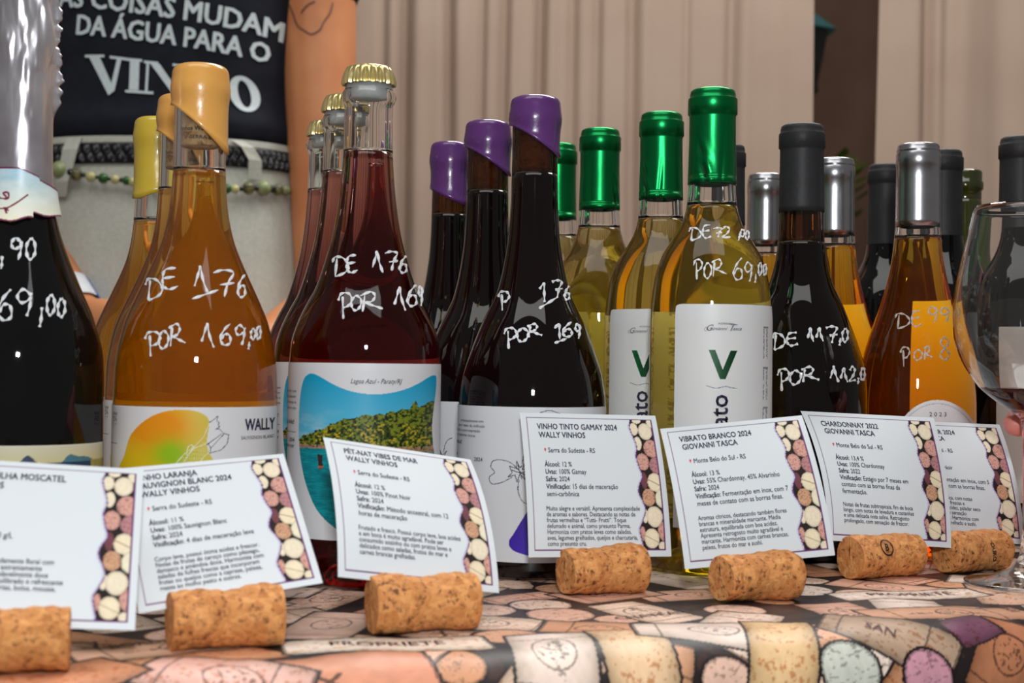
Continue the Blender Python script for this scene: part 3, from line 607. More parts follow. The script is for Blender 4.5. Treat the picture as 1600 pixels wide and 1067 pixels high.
b.writing([('D', 1077, 1098, 355, 377), ('E', 1096, 1112, 351, 372), ('7', 1114, 1128, 356, 371), ('2', 1128, 1142, 354, 372), (',', 1152, 1157, 365, 376), ('0', 1156, 1163, 358, 370), ('0', 1164, 1170, 360, 374), ('P', 1084, 1098, 405, 437), ('O', 1100, 1112, 410, 435), ('R', 1112, 1135, 405, 432), ('6', 1145, 1161, 403, 437), ('9', 1163, 1176, 410, 440), (',', 1178, 1182, 428, 442), ('0', 1184, 1190, 410, 430), ('0', 1192, 1197, 412, 430)], wd=3.2)

# --- chardonnay, black capsules on dark bottles
CHAR = [(.006, .0425), (.05, .0428), (.1, .0428), (.109, .0426), (.1216, .0416), (.139, .0366), (.152, .0318), (.1655, .0264), (.18, .0198), (.197, .0158), (.21, .0147), (.225, .0142), (.282, .0138)]
CHAR = [(gz(z), r*GK) for z, r in CHAR]
G5 = 'dark bottles with matte black capsules'
b = B('wine_bottle', CHAR, 1253.5, 195, gz(.282), 'dark wine bottle with matte black capsule in front, prices DE 117 POR 112', group=G5)
b.pat(1256, 101, 571.5+CAMH*b.S, b.S); darkneck(b, gz(.205), M['dark_bottle']); lathe('capsule', cap_prof(gz(.282), gz(.2245), .0150, .0144), M['black_cap'], b.root)
turn_copy(b, 1138, 227, 'dark wine bottle with black capsule half hidden behind the foremost green capsule', .2).scale = (.85, .85, 1)
b.writing([('D', 1207, 1229, 520, 548), ('E', 1227, 1248, 519, 540), ('1', 1262, 1271, 512, 534), ('1', 1275, 1286, 512, 533), ('7', 1289, 1308, 510, 536), (',', 1310, 1314, 528, 540), ('0', 1315, 1325, 513, 534), ('P', 1215, 1234, 576, 611), ('O', 1234, 1252, 578, 601), ('R', 1252, 1280, 573, 597), ('1', 1297, 1310, 573, 597), ('1', 1313, 1324, 575, 597), ('2', 1327, 1337, 573, 596), (',', 1339, 1342, 590, 600), ('0', 1344, 1351, 574, 594)])

# --- rose, silver capsules
ROSE = [(.006, .0382), (.05, .0385), (.095, .0385), (.1056, .0382), (.118, .0370), (.131, .0350), (.143, .0318), (.155, .0278), (.167, .0238), (.179, .0203), (.193, .0174), (.205, .0157), (.2185, .0147), (.235, .0141), (.273, .0138)]
ROSE = [(gz(z), r*GK) for z, r in ROSE]
G6 = 'rose wines with silver capsules'
b = B('wine_bottle', ROSE, 1435, 225, gz(.2745), 'rose wine bottle with silver capsule in front, glowing orange, prices DE 99 POR 8', group=G6)
b.pat(1433, 88, 574+CAMH*b.S, b.S); b.glass(gz(.211), M['rose_wine'], M['glass'], top=gz(.268))
sp = [(r*GK, gz(z)) for r, z in [(.0135, .2185), (.0147, .2186), (.0146, .223), (.0143, .250), (.0142, .2590), (.01455, .2596), (.01455, .2675), (.0141, .2682), (.0140, .2688), (.01425, .2693), (.01425, .2700), (.0138, .2706), (.0137, .2725), (.0130, .2738), (.0115, .2743), (.011, .2740), (0, .2740)]]
lathe('capsule', sp, M['silver_cap'], b.root)
RC = (1463, 710, 66, 88)
def paint_rose(C, X, Y, T): put(C, (np.abs(np.hypot((X-RC[0])/RC[2], (Y-RC[1])/RC[3])-.93) < .008), (190, 194, 200))
b.label('front_label', -30, 75, .03, (b.pc[2]-620)/b.S, paint_rose, 200, 170, mask=lambda X, Y: (np.hypot((X-RC[0])/RC[2], (Y-RC[1])/RC[3]) < 1) | (Y > RC[1]))
b.label('back_label', 105, 183, .03, gz(.1655), lambda C, X, Y, T: C.__setitem__(Ellipsis, lin((244, 236, 220))), 60, 40, m=M['back_label'])
t = Text(); t.add('2 0 2 3', 1451, -647, 6, w=24, bold=-.01); t.add('T A S C A', 1444, -661, 5, w=40, bold=-.01)
t.build('label_lettering', lambda x, y: b.px2loc(x, -y, .0006), M['navy'], b.root)
turn_copy(b, 1304, 248, 'rose wine bottle with silver capsule, middle of its row, right of the black capsule', .5)
turn_copy(b, 1197, 272, 'rose wine bottle with silver capsule, rearmost of its row, left of the black capsule', .6)
b.writing([('D', 1399, 1424, 489, 515), ('E', 1422, 1440, 485, 510), ('9', 1450, 1466, 479, 504), ('9', 1469, 1484, 480, 504), ('P', 1407, 1422, 542, 573), ('O', 1428, 1441, 546, 563), ('R', 1443, 1457, 541, 562), ('8', 1467, 1485, 527, 563)], M['grey_ink'], 3.2)

# --- tall black bottles at the right
G7 = 'black bottles with black capsules at the right'
b = B('wine_bottle', BORD, 1594, 214, .295, 'black wine bottle with white label standing behind the wine glass', group=G7)
b.pat(1594, 79, 576+CAMH*b.S, b.S); b.solid(.288, M['black_bottle']); lathe('capsule', cap_prof(.295, .2245), M['black_cap'], b.root)
lab = b.label('front_label', -23, 110, .03, (b.pc[2]-513)/b.S, lambda C, X, Y, T: C.__setitem__(Ellipsis, lin((240, 242, 238))), 120, 120)
b2r = turn_copy(b, 1474.5, 235, 'black wine bottle, black capsule close behind the foremost silver capsule', 2.2)
turn_copy(b, 1384, 257, 'black wine bottle, black capsule left of the foremost silver capsule', 2.4)
OLV = [(p, r) for p, r in BORD]
bo = B('wine_bottle', OLV, 1508, 267, .295, 'olive green glass bottle without a capsule, at the far right back', group=None)
olive = mat('olive_green_glass', L(58, 62, 18), 0.05, 0, 0.6, coat=0.5, c2=L(40, 46, 14), scale=30)
bo.solid(.27, olive); zz = np.linspace(.2703, .2945, 14)
lathe('bottle_finish', [(.0138, .2703), (.0137, .277), (.0152, .2785), (.0154, .284), (.0143, .2855), (.0143, .293), (.0135, .2948), (.0098, .2948), (.0095, .2705)], olive, bo.root)

# --- sparkling moscatel in silver foil
SPK = [(.006, .0430), (.06, .0432), (.11, .0432), (.124, .0427), (.1443, .0378), (.164, .0296), (.187, .0208), (.2, .0174), (.214, .0153), (.24, .0146), (.29, .0147), (.325, .0145)]
b = B('sparkling_wine_bottle', SPK, 22, 945, .325, 'dark sparkling wine bottle in crinkled silver foil at the left edge', 'bottle', d=.742)
b.pat(22, 128, 558+CAMH*b.S, b.S); b.solid(.318, M['black_bottle'])
foilm = mat('silver_foil', L(228, 225, 232), 0.3, 0.85, c2=L(176, 170, 180), scale=25, bump=0.25, bscale=45, detail=3)
n = 160; V = []; zs = np.linspace(.209, .3235, 120)
for z in zs:
    for k in range(n):
        a = 2*math.pi*k/n; aa = (a+math.pi) % (2*math.pi)-math.pi
        zl = max(z, .2095+.002*math.sin(3*aa+.5)); wr = (fbm(np.array([aa*2.2+5]), np.array([zl*38]), 3, 3)[0]-.5)*.0046*np.clip((zl-.235)/.05, .12, 1)
        wr += .0010*math.sin(aa*7+zl*90)*np.clip((zl-.27)/.03, 0, 1)
        seam = .0042*math.exp(-((aa-1.42)/.09)**2)*(.25+1.1*fbm(np.array([zl*330]), np.array([aa*3+9]), 8, 2)[0])*np.clip((zl-.25)/.008, 0, 1)
        r = float(b.f(zl))+.0008+max(wr, -.0005)+seam; V.append((r*math.sin(a), -r*math.cos(a), zl))
V.append((0, 0, .3245)); Fc = [tuple(f) for f in grid_faces(n, len(zs), True)]; top = (len(zs)-1)*n; Fc += [(top+i, top+(i+1) % n, len(V)-1) for i in range(n)]
mk('foil', V, Fc, foilm, b.root)
def collar_mask(X, Y): return (Y > 268+np.clip(X-20, 0, 50)*.5+np.clip(X-44, 0, 1)*4) & (Y < 345+2.5*np.sin(X/7)+np.where(X > 38, -4, 8-np.clip(X, -60, 30)*.12))
def paint_collar(C, X, Y, T):
    t = np.clip((Y-265)/85, 0, 1)[..., None]; C[:] = lin((120, 190, 224))*(1-t)+lin((240, 232, 196))*t; put(C, fbm(X/16, Y/11, 6), (236, 238, 236), .75)
    m_ = ~collar_mask(X, Y+3.2) | ~collar_mask(X, Y-3.2); put(C, m_, (110, 40, 70))
    for P in ([(-30, 330), (0, 333), (14, 326), (30, 311)], [(4, 316), (0, 309), (6, 309), (5, 318), (-8, 316)], [(6, 336), (2, 333), (4, 340)]): put(C, dline(smoothpoly(P, 5, False), X, Y) < 1.3, (120, 24, 60))
zc0 = (b.pc[2]-362)/b.S; zc1 = (b.pc[2]-262)/b.S
nu, nv = 200, 90; thv = np.linspace(-1.57, 1.57, nu); zv = np.linspace(zc0, zc1, nv); TH, Z = np.meshgrid(thv, zv); Rz = b.f(Z); Xp = 22+Rz*np.sin(TH)*b.S; Yp = b.pc[2]-b.S*Z
C = np.zeros(TH.shape+(3,)); paint_collar(C, Xp, Yp, TH); k = collar_mask(Xp, Yp).reshape(-1); Fc = grid_faces(nu, nv); Fc = Fc[k[Fc].all(1)]; r = Rz+.0027
mk('neck_label', np.stack([r*np.sin(TH), -r*np.cos(TH), Z], -1).reshape(-1, 3), Fc, M['neck_print'], b.root, True, C.reshape(-1, 3))
def paint_mosc(C, X, Y, T):
    t = np.clip((Y-690)/45, 0, 1)[..., None]; C[:] = lin((226, 222, 202))*(1-t)+lin((222, 210, 120))*t
    h1 = 716-8*np.exp(-((X-35)/14)**2)-4*np.sin(X/5)*np.exp(-((X-35)/20)**2)+np.clip(-X, 0, 40)*.1; h2 = 719-14*np.exp(-((X-103)/16)**2)-6*np.exp(-((X-128)/10)**2)+2*np.sin(X/4)
    put(C, Y > h2, lin((24, 120, 150))*(.7+.6*fbm(X/4, Y/3, 2)[..., None]), .9); put(C, Y > h1, lin((22, 54, 96))*(.7+.6*fbm(X/3, Y/3, 5)[..., None]), .95); put(C, (Y > 715) & (X > 128), lin((196, 180, 90))*(.7+.5*fbm(X/3, Y/3, 7)[..., None]), .8)
    put(C, np.abs(Y-691) < 1.0, (236, 232, 214))
b.label('front_label', -130, 130, .03, (b.pc[2]-690)/b.S, paint_mosc, 360, 120)
b.writing([(',', 0, 6, 400, 420), ('9', 17, 36, 372, 406), ('0', 40, 56, 372, 405), ('6', -4, 21, 452, 500), ('9', 26, 52, 452, 494), (',', 58, 70, 480, 511), ('0', 72, 86, 460, 492), ('0', 89, 102, 466, 495)], wd=5)

# ------------------------------------------------------------------ cards and corks
CW = CH = .081
def card_point(q, A, Bv, off=0.0):
    x, y, z, psi, lam, kap, c0, c1 = q; a = (A-.5)*CW; bb = Bv*CH
    a2 = a*math.cos(kap)-bb*math.sin(kap); b2 = a*math.sin(kap)+bb*math.cos(kap); wv = c0*Bv**2+c1*A*Bv**2-off
    eu = np.array([math.cos(psi), math.sin(psi), 0]); ev = np.array([-math.sin(psi)*math.sin(lam), math.cos(psi)*math.sin(lam), math.cos(lam)]); n = np.array([-math.sin(psi)*math.cos(lam), math.cos(psi)*math.cos(lam), -math.sin(lam)])
    return np.array([x, y, z])+a2[..., None]*eu+b2[..., None]*ev+wv[..., None]*n
def dx(x, y):
    yl = y; xl = 42+(yl-50)*.0675; wv = np.interp(yl, [82, 520, 978], [874, 911, 918]); return (x-xl)/wv, (y-80)/898
DISCS = [(772, 175, 28, 42, 'c'), (847, 190, 45, 55, 'c'), (887, 130, 32, 35, 'c'), (925, 225, 27, 42, 'c'), (797, 270, 25, 45, 'c'), (945, 335, 24, 44, 'p'), (885, 303, 50, 57, 'p'), (830, 390, 40, 55, 'p'), (920, 412, 46, 53, 'm'), (842, 510, 22, 52, 'w'), (912, 520, 48, 58, 'cl'), (990, 440, 15, 40, 'w'), (870, 615, 42, 55, 't'), (955, 622, 42, 58, 'e'), (845, 730, 18, 45, 'c'), (907, 735, 52, 65, 'c'), (990, 730, 14, 40, 'c'), (832, 838, 18, 44, 'p'), (970, 825, 38, 58, 'p'), (893, 868, 48, 61, 'cl'), (970, 914, 32, 28, 'c'), (790, 118, 30, 20, 'c')]
CT = {'c': (222, 208, 184), 'p': (200, 150, 138), 'm': (174, 122, 126), 'w': (110, 62, 72), 'cl': (224, 209, 180), 't': (198, 152, 120), 'e': (222, 214, 188)}
WAVE = [dx(x, y) for x, y in [(752, 95), (745, 160), (765, 220), (790, 290), (785, 350), (805, 420), (829, 480), (808, 540), (806, 590), (835, 650), (848, 700), (830, 760), (812, 810), (825, 870), (840, 925), (836, 945)]]
WAVE = smoothpoly([(u, v) for u, v in WAVE], 4, False)
def paint_card(A, Bv):
    v = 1-Bv; C = np.zeros(A.shape+(3,)); C[:] = lin((206, 211, 216))
    wu = np.interp(v, [p[1] for p in WAVE], [p[0] for p in WAVE]); k = (A > wu) & (A < .957) & (v > .033) & (v < .953)
    C[k] = lin((34, 26, 24))
    for (x, y, rx, ry, t) in DISCS:
        u0, v0 = dx(x, y); r = np.hypot((A-u0)/(rx/905), (v-v0)/(ry/898)); m = (r < 1) & k
        base = lin(CT[t])*(.88+.22*fbm(A*70+x, v*70+y, 9)[..., None]); e = np.clip((r-.72)/.28, 0, 1)[..., None]; base = base*(1-.22*e)
        C[m] = base[m]
        if t in ('p', 'm', 'w', 't'): put(C, m & (fbm(A*160+x, v*160, 5, 2) > .66), (96, 56, 50), .6)
        if t == 'cl': put(C, m & (np.abs((A-u0)*.5-(v-v0)+.004) < .0035), (120, 78, 44), .8)
    put(C, (np.abs(A-wu) < .0035) & (v > .033) & (v < .953), (100, 60, 120)); put(C, (np.abs(A-wu+.009) < .003) & (v > .06) & (v < .953), (178, 168, 200), .8)
    fr = (np.abs(A-.045) < .0035) | (np.abs(A-.958) < .0035); fr = (fr & (v > .03) & (v < .956)) | (((np.abs(v-.033) < .0035) | (np.abs(v-.953) < .0035)) & (A > .043) & (A < .961)); put(C, fr, (98, 44, 104))
    return C
na = 205; A_, B_ = np.meshgrid(np.linspace(0, 1, na), np.linspace(0, 1, na)); CARDCOL = paint_card(A_, B_).reshape(-1, 3)
w_t = glyph_mesh('VINHO TINTO GAMAY 2024', .012)[0][:, 0].max(); XT = .58/(w_t*.040/CAP)
w_b = glyph_mesh('de aromas e sabores. Destacando as notas de', 0.0)[0][:, 0].max(); XB = .625/(w_b*.030/CAP)
w_d = glyph_mesh('Vinificação: 15 dias de maceração', 0.0)[0][:, 0].max(); XD = .505/(w_d*.0335/CAP)
def make_card(q, label, title, place_, det, body, align='l', blines=None):
    root = empty('tasting_card', (q[0], q[1], q[2]), 0, label, 'card', 'tasting note cards along the table edge')
    o = np.array([q[0], q[1], q[2]])
    mk('card', (card_point(q, A_, B_)-o).reshape(-1, 3), grid_faces(na, na), M['card'], root, True, CARDCOL)
    t = Text(); x0, xr = .115, .76
    X = (lambda: xr) if align == 'r' else None
    def line(s, x, v, h, xs, bold=0.0):
        if not s: return 0
        return t.add(s, xr if align == 'r' else x, 1-v, h, xs=xs, bold=bold, align=align)
    bld = lambda nm: t.build(nm, lambda x, y: card_point(q, x, y, .00025)-o, M['navy'], root) if t.V else None
    for i, s in enumerate(title): line(s, .114+.006*i, .117+.061*i+(0.0 if len(title) == 2 else -.012), .040, XT, .012)
    sh = 0 if len(title) == 2 else .045
    bld('title_text'); t = Text()
    line(place_, .175, .285+sh, .034, XD)
    bld('region_text'); t = Text()
    for i, s in enumerate(det):
        v = .384+.0515*i+sh
        if ':' in s and align != 'r':
            hd, rest = s.split(':'); wv = t.add(hd+':', .142, 1-v, .0335, xs=XD, bold=.014); t.add(rest.strip(), .142+wv+.014, 1-v, .0335, xs=XD)
        else: line(s, .142 if align != 'r' else .2, v, .0335, XD)
    bld('facts_text'); t = Text()
    v0 = .384+.0515*len(det)+.046+sh
    for i, s in enumerate(body): line(s, .132, v0+.0395*i, .030, XB)
    bld('tasting_text')
    if place_ and align != 'r':
        p = Text(); u, v = .155, .262+sh; p.poly([(u+.007*math.cos(k), 1-v+.008*math.sin(k)) for k in np.linspace(0, 2*math.pi, 12)[:-1]]); p.poly([(u-.006, 1-v-.003), (u, 1-v-.02), (u+.006, 1-v-.003)])
        p.build('map_pin', lambda x, y: card_point(q, x, y, .0003)-o, PIN, root)
    return root
PIN = mat('red_pin_print', L(214, 40, 84), .5, c2=L(200, 30, 74), scale=100)
def make_cork(q, px, label, length=.047, r=.0125, bumps=(0, 0, 0), yaw=None, mark=None, along=0.0):
    """cork lying on its side, axis local X, slot for the card cut in its top"""
    lam = q[4]; off = (q[2]-r)/math.cos(lam); psi = q[3] if yaw is None else yaw
    ev = np.array([-math.sin(q[3])*math.sin(lam), math.cos(q[3])*math.sin(lam), math.cos(lam)]); c = np.array(q[:3])-ev*off
    r_ = ray(px, 900); # slide along the card's foot to stand where it does
    eu = np.array([math.cos(q[3]), math.sin(q[3])]); k = (r_.x*c[1]-c[0])/(eu[0]-r_.x*eu[1]); c[0] += eu[0]*k; c[1] += eu[1]*k
    root = empty('cork', (c[0], c[1], r), psi, label, 'cork', 'corks cut as card holders')
    n = 44; g = .0006/r; ang = np.linspace(g, 2*math.pi-g, n); depth = max(off-.0012, .001)
    V = []; rows = 30; sl, cl = math.sin(lam), math.cos(lam)
    xs = np.concatenate([[-length/2, -length/2+.0004], np.linspace(-length/2+.0012, length/2-.0012, rows-4), [length/2-.0004, length/2]])
    for i, x in enumerate(xs):
        t = (x+length/2)/length; e = -.0004 if i in (0, rows-1) else (-.0001 if i in (1, rows-2) else 0)
        rr = r+e+bumps[0]*math.exp(-((t-.85)/.2)**2)+bumps[1]*math.exp(-((t-.15)/.2)**2)+bumps[2]*math.exp(-((t-.5)/.15)**2)
        ring = []
        for a in ang:
            ra = rr+.0004*math.sin(3*a+x*240)+.0003*math.sin(x*900+a*2)
            y0, z0 = ra*math.sin(a), ra*math.cos(a)     # from the slot direction
            ring.append((x, max(y0*cl+z0*sl, -9), -y0*sl+z0*cl))
        for s_ in (-1, 1):
            y0, z0 = s_*.0006, depth; ring.append((x, y0*cl+z0*sl, -y0*sl+z0*cl))
        V += [(p[0], p[1], max(p[2], -r+.0001)) for p in ring]
    m = n+2; Fc = [tuple(f) for f in grid_faces(m, rows, True)]
    V += [(xs[0], 0, -.003), (xs[-1], 0, -.003)]; a, b_ = len(V)-2, len(V)-1
    e0 = len(V); V += [V[i] for i in range(m)]; e1 = len(V); V += [V[(rows-1)*m+i] for i in range(m)]
    Fc += [(a, e0+(i+1) % m, e0+i) for i in range(m)]+[(b_, e1+i, e1+(i+1) % m) for i in range(m)]
    mk('cork_body', V, Fc, M['cork'], root, True)
    if mark:
        t = Text(); kind, xm, zm = mark
        if kind == 'o':
            t.stroke([(xm+4.2*math.cos(k), zm+4.4*math.sin(k)) for k in np.linspace(0, 6.3, 22)], .8); t.add('B', xm-1.8, zm-2, 4, xs=.8, shear=.2, bold=.02)
        else: t.add(kind, xm, zm, 2.6, rot=-1.4, bold=.02)
        def fn(x, y):
            a = -y/1000/r; rr = r+.0009+max(bumps); return np.stack([x/1000, -rr*np.cos(a*1.0-0.0)*1.0, -rr*np.sin(a)], -1)
        t.build('burnt_mark', fn, M['black_print'], root)
    return root
Q = {1: (-.1915, .5717, .0165, .35, .70, -.095, 0, 0), 2: (-.1215, .6279, .0198, .2373, .7956, .1708, -.0029, .0050), 3: (-.0415, .6674, .0202, .4831, .4621, -.1608, .0245, .0022),
     4: (.0499, .7779, .0194, .2232, .1741, -.0125, .0161, .0036), 5: (.1340, .7616, .0198, .0100, .1890, .1027, .0360, -.0032), 6: (.2275, .8516, .0191, .2414, .1328, -.0735, .0410, -.0201), 7: (.2803, .8778, .0189, .2009, .2547, -.0819, .0371, -.0151)}
make_card(Q[1], 'white tasting card ending in MOSCATEL, at the left edge below the silver foil bottle', ['BORBULHA MOSCATEL', 'VINHOS'], '', ['', '', 'Açúcar: 80 g/L', ''], ['Aroma delicadamente floral com', 'fresco e leve, extremamente', 'frutado e agradavelmente doce', 'Vinho bem equilibrado e refrescante', 'Harmoniza: tortas, bolos, mousse,', 'e biscoito.'])
make_card(Q[2], 'white tasting card headed LARANJA SAUVIGNON BLANC 2024, tucked behind the leftmost card', ['VINHO LARANJA', 'SAUVIGNON BLANC 2024', 'WALLY VINHOS'], 'Serra do Sudeste - RS', ['Álcool: 11 %', 'Uvas: 100% Sauvignon Blanc', 'Safra: 2024', 'Vinificação: 4 dias de maceração leve'], ['Corpo leve, possui ótima acidez e frescor.', 'Notas de frutas de caroço como pêssego,', 'damasco e amêndoa doce. Harmoniza com', 'saladas de folhas frescas que incorporam', 'frutas ou queijos como a caprese, peixes,', 'massa ao molho pesto e outros.'])
make_card(Q[3], 'white tasting card headed PÉT-NAT VIBES DE MAR, in front of the lagoon label', ['PÉT-NAT VIBES DE MAR', 'WALLY VINHOS'], 'Serra do Sudeste - RS', ['Álcool: 12 %', 'Uvas: 100% Pinot Noir', 'Safra: 2024', 'Vinificação: Método ancestral, com 12', 'horas de maceração'], ['Frutado e fresco. Possui corpo leve, boa acidez', 'e em boca é muito agradável. Pode ser', 'consumido sozinho ou com pratos leves e', 'delicados como saladas, frutos do mar e', 'carnes brancas grelhadas.'])
make_card(Q[4], 'white tasting card headed VINHO TINTO GAMAY 2024, below the purple waxed bottle', ['VINHO TINTO GAMAY 2024', 'WALLY VINHOS'], 'Serra do Sudeste - RS', ['Álcool: 12 %', 'Uvas: 100% Gamay', 'Safra: 2024', 'Vinificação: 15 dias de maceração', 'semi-carbônica'], ['Muito alegre e versátil. Apresenta complexidade', 'de aromas e sabores. Destacando as notas de', 'frutas vermelhas e “Tutti- Frutti”. Toque', 'defumado e animal, como presunto Parma.', 'Harmoniza com pratos leves como saladas,', 'aves, legumes grelhados, queijos e charcutaria,', 'como presunto cru.'])
make_card(Q[5], 'white tasting card headed VIBRATO BRANCO 2024, below the foremost green capsuled bottle', ['VIBRATO BRANCO 2024', 'GIOVANNI TASCA'], 'Monte Belo do Sul - RS', ['Álcool: 13 %', 'Uvas: 55% Chardonnay, 45% Alvarinho', 'Safra: 2024', 'Vinificação: Fermentação em inox, com 7', 'meses de contato com as borras finas.'], ['Aromas cítricos, destacando também flores', 'brancas e mineralidade marcante. Média', 'estrutura, equilibrada com boa acidez.', 'Apresenta retrogosto muito agradável e', 'marcante. Harmoniza com carnes brancas,', 'peixes, frutos do mar e sushi.'])
make_card(Q[6], 'white tasting card headed CHARDONNAY 2022, below the black capsuled bottle', ['CHARDONNAY 2022', 'GIOVANNI TASCA'], 'Monte Belo do Sul - RS', ['Álcool: 13,4 %', 'Uvas: 100% Chardonnay', 'Safra: 2022', 'Vinificação: Estágio por 7 meses em', 'contato com as borras finas da', 'fermentação.'], ['Notas de frutas subtropicais, fim de boca', 'longo, com notas de levedura e castanhas', 'e uma delicada nota salina. Retrogosto', 'prolongado, com sensação de frescor.'])
make_card(Q[7], 'white tasting card ending in NOIR 2024, half behind the chardonnay card at the right', ['ROSÉ PINOT NOIR 2024', 'GIOVANNI TASCA'], 'Monte Belo do Sul - RS', ['Álcool: 12 %', 'Uvas: 100% Pinot Noir', 'Safra: 2024', 'Vinificação: Fermentação em inox, com 5', 'meses de contato com as borras finas.'], ['Rosé seca e aromática, com notas', 'de frutas vermelhas frescas e', 'leve corpo, ótima acidez, paladar seco', 'e vibrante com leve sensação', 'e final médio-longo. Harmoniza com', 'crustáceos, peixe grelhado e sushi.'])
make_cork(Q[1], 12, 'cork at the left edge of the table holding the moscatel card', .048, yaw=.25)
make_cork(Q[2], 353, 'cork with small black burn marks holding the laranja card', .048, bumps=(.0014, .0002, -.0004), yaw=.40)
make_cork(Q[3], 662, 'lumpy rounded cork holding the pét-nat card', .050, bumps=(.0010, .0016, -.0004), yaw=.36)
make_cork(Q[4], 942, 'cork with a bulging right end holding the gamay card', .046, bumps=(.0018, -.0004, 0), yaw=.42)
make_cork(Q[5], 1182, 'coarse speckled cork holding the vibrato card', .046, bumps=(.0018, -.0006, 0), yaw=.46)
make_cork(Q[6], 1378, 'cork with a round black stamp holding the chardonnay card', .049, bumps=(.0004, .0003, 0), yaw=.48, mark=('o', -7, 6.5))
make_cork(Q[7], 1520, 'cork with small dark letters holding the card beside the wine glass', .046, yaw=.48, mark=('OURO', 2, 6))

# ------------------------------------------------------------------ wine glass
gx, gy = .3000, .823
gr = empty('wine_glass', (gx, gy, 0), 0, 'stemmed wine glass with a little red wine, held at the right edge', 'glass')
GO = [(0, .0003), (.034, .0003), (.0358, .001), (.036, .0018), (.034, .0028), (.020, .0050), (.010, .0090), (.0055, .016), (.0040, .026), (.0036, .045), (.0037, .065), (.0040, .084), (.0050, .0955)]
bowl = hermite([(.0955, .0050), (.0975, .0072), (.1002, .0108), (.1066, .0200), (.115, .0292), (.1324, .0396), (.145, .0428), (.158, .0432), (.172, .0418), (.185, .0392), (.200, .0360), (.219, .0318)], 0)
zs = np.concatenate([[.0955], .0955+np.linspace(.03, 1, 44)**1.4*.1235]); out = [(float(bowl(z)), z) for z in zs]
inn = [(max(float(bowl(z))-.0009, .0), z) for z in zs[::-1] if z > .0995]
GIN = inn[-1][1]
gglass = liquid('crystal_glass', None, 1.46)
lathe('glass', GO+out[1:]+inn+[(float(bowl(GIN))*.5, .0988), (0, .0984)], gglass, gr, 96)
wz = [.0992, .102, .105, .108, .111, .1138]
lathe('red_wine', [(0, .0988), (.004, .0991)]+[(float(bowl(z))-.0006, z) for z in wz[1:]]+[(0, .1136)], liquid('red_wine', (60, 400, 330), 1.34, haze=L(96, 8, 26), hz=.35), gr, 72)

# ------------------------------------------------------------------ people
def capsule_chain(bm, pts, seg=14):
    """tapered limb through (point, radius) stations, rounded ends"""
    P = [Vector(p[0]) for p in pts]; R = [p[1] for p in pts]; FL = [p[2] if len(p) > 2 else 1.0 for p in pts]
    rings = []
    N = len(P)
    for i in range(N):
        d = (P[min(i+1, N-1)]-P[max(i-1, 0)]).normalized(); ref = Vector((0, 1, 0)) if abs(d.y) < .9 else Vector((1, 0, 0)); a = d.cross(ref).normalized(); b_ = d.cross(a)
        st = [(0, 1.0)]
        if i == 0: st = [(-.95, .3), (-.7, .71), (0, 1)]
        if i == N-1: st = [(0, 1), (.7, .71), (.95, .3)]
        for o, k in st: rings.append([P[i]+d*o*R[i]+(a*math.cos(q)+b_*math.sin(q)*FL[i])*R[i]*k for q in np.linspace(0, 2*math.pi, seg+1)[:-1]])
    vs = [[bm.verts.new(v) for v in r] for r in rings]
    for r0, r1 in zip(vs[:-1], vs[1:]):
        for k in range(seg): bm.faces.new((r0[k], r0[(k+1) % seg], r1[(k+1) % seg], r1[k]))
    bm.faces.new(vs[0][::-1]); bm.faces.new(vs[-1])
def fused(name, chains, m, parent, voxel, loc):
    bm = bmesh.new()
    for c in chains: capsule_chain(bm, c)
    bmesh.ops.recalc_face_normals(bm, faces=bm.faces[:]); me = bpy.data.meshes.new(name); bm.to_mesh(me); bm.free()
    o = bpy.data.objects.new(name, me); COL.objects.link(o); md = o.modifiers.new('r', 'REMESH'); md.mode = 'VOXEL'; md.voxel_size = voxel; sm = o.modifiers.new('s', 'SMOOTH'); sm.iterations = 6; sm.factor = .5
    dg = bpy.context.evaluated_depsgraph_get(); dg.update(); me2 = bpy.data.meshes.new_from_object(o.evaluated_get(dg)); bpy.data.objects.remove(o)
    me2.transform(Matrix.Translation(-Vector(loc))); me2.polygons.foreach_set('use_smooth', np.full(len(me2.polygons), True)); me2.materials.clear(); me2.materials.append(m)
    o = bpy.data.objects.new(name, me2); COL.objects.link(o); o.parent = parent; return o
skin = mat('skin', L(208, 138, 92), .5, c2=L(196, 124, 80), scale=14, sub=.15, bump=.05, bscale=300)
nail = mat('pink_skin', L(228, 148, 140), .42, c2=L(220, 132, 124), scale=40, sub=.15)
PD = 1.78; pc0 = at(262, 215, PD); PX = pc0.x
proot = empty('person', (PX, PD, -.75), 0, 'person in black lettered T-shirt and pale trousers behind the table, hands clasped', 'person')
RO = np.array([PX, PD, -.75])
TORSO = [(.18, .172, .118), (.27, .164, .112), (.34, .156, .105), (.39, .152, .100), (.45, .150, .102), (.52, .155, .108), (.60, .165, .115), (.68, .172, .112), (.73, .168, .098), (.775, .13, .08), (.80, .07, .066)]
tz = np.array([q[0] for q in TORSO]); ta = np.array([q[1] for q in TORSO]); tb_ = np.array([q[2] for q in TORSO])
def ring_pts(z, grow, n=96, p=2.3):
    a = np.interp(z, tz, ta)+grow; b_ = np.interp(z, tz, tb_)+grow; th = np.linspace(0, 2*math.pi, n+1)[:-1]; c, s_ = np.cos(th), np.sin(th)
    return np.stack([PX+a*np.sign(c)*np.abs(c)**(2/p), PD+b_*np.sign(s_)*np.abs(s_)**(2/p), np.full(n, z)], 1)
def loft(name, zs, grow, m, parent, wob=None, n=96, cap=False):
    V = np.concatenate([ring_pts(z, grow(z) if callable(grow) else grow, n) for z in zs])
    if wob is not None: V = wob(V)
    return mk(name, V-RO, grid_faces(n, len(zs), True), m, parent)
sh_l, el_l, wr_l = at(492, -150, PD), at(510, 485, 1.72), at(398, 548, 1.60)
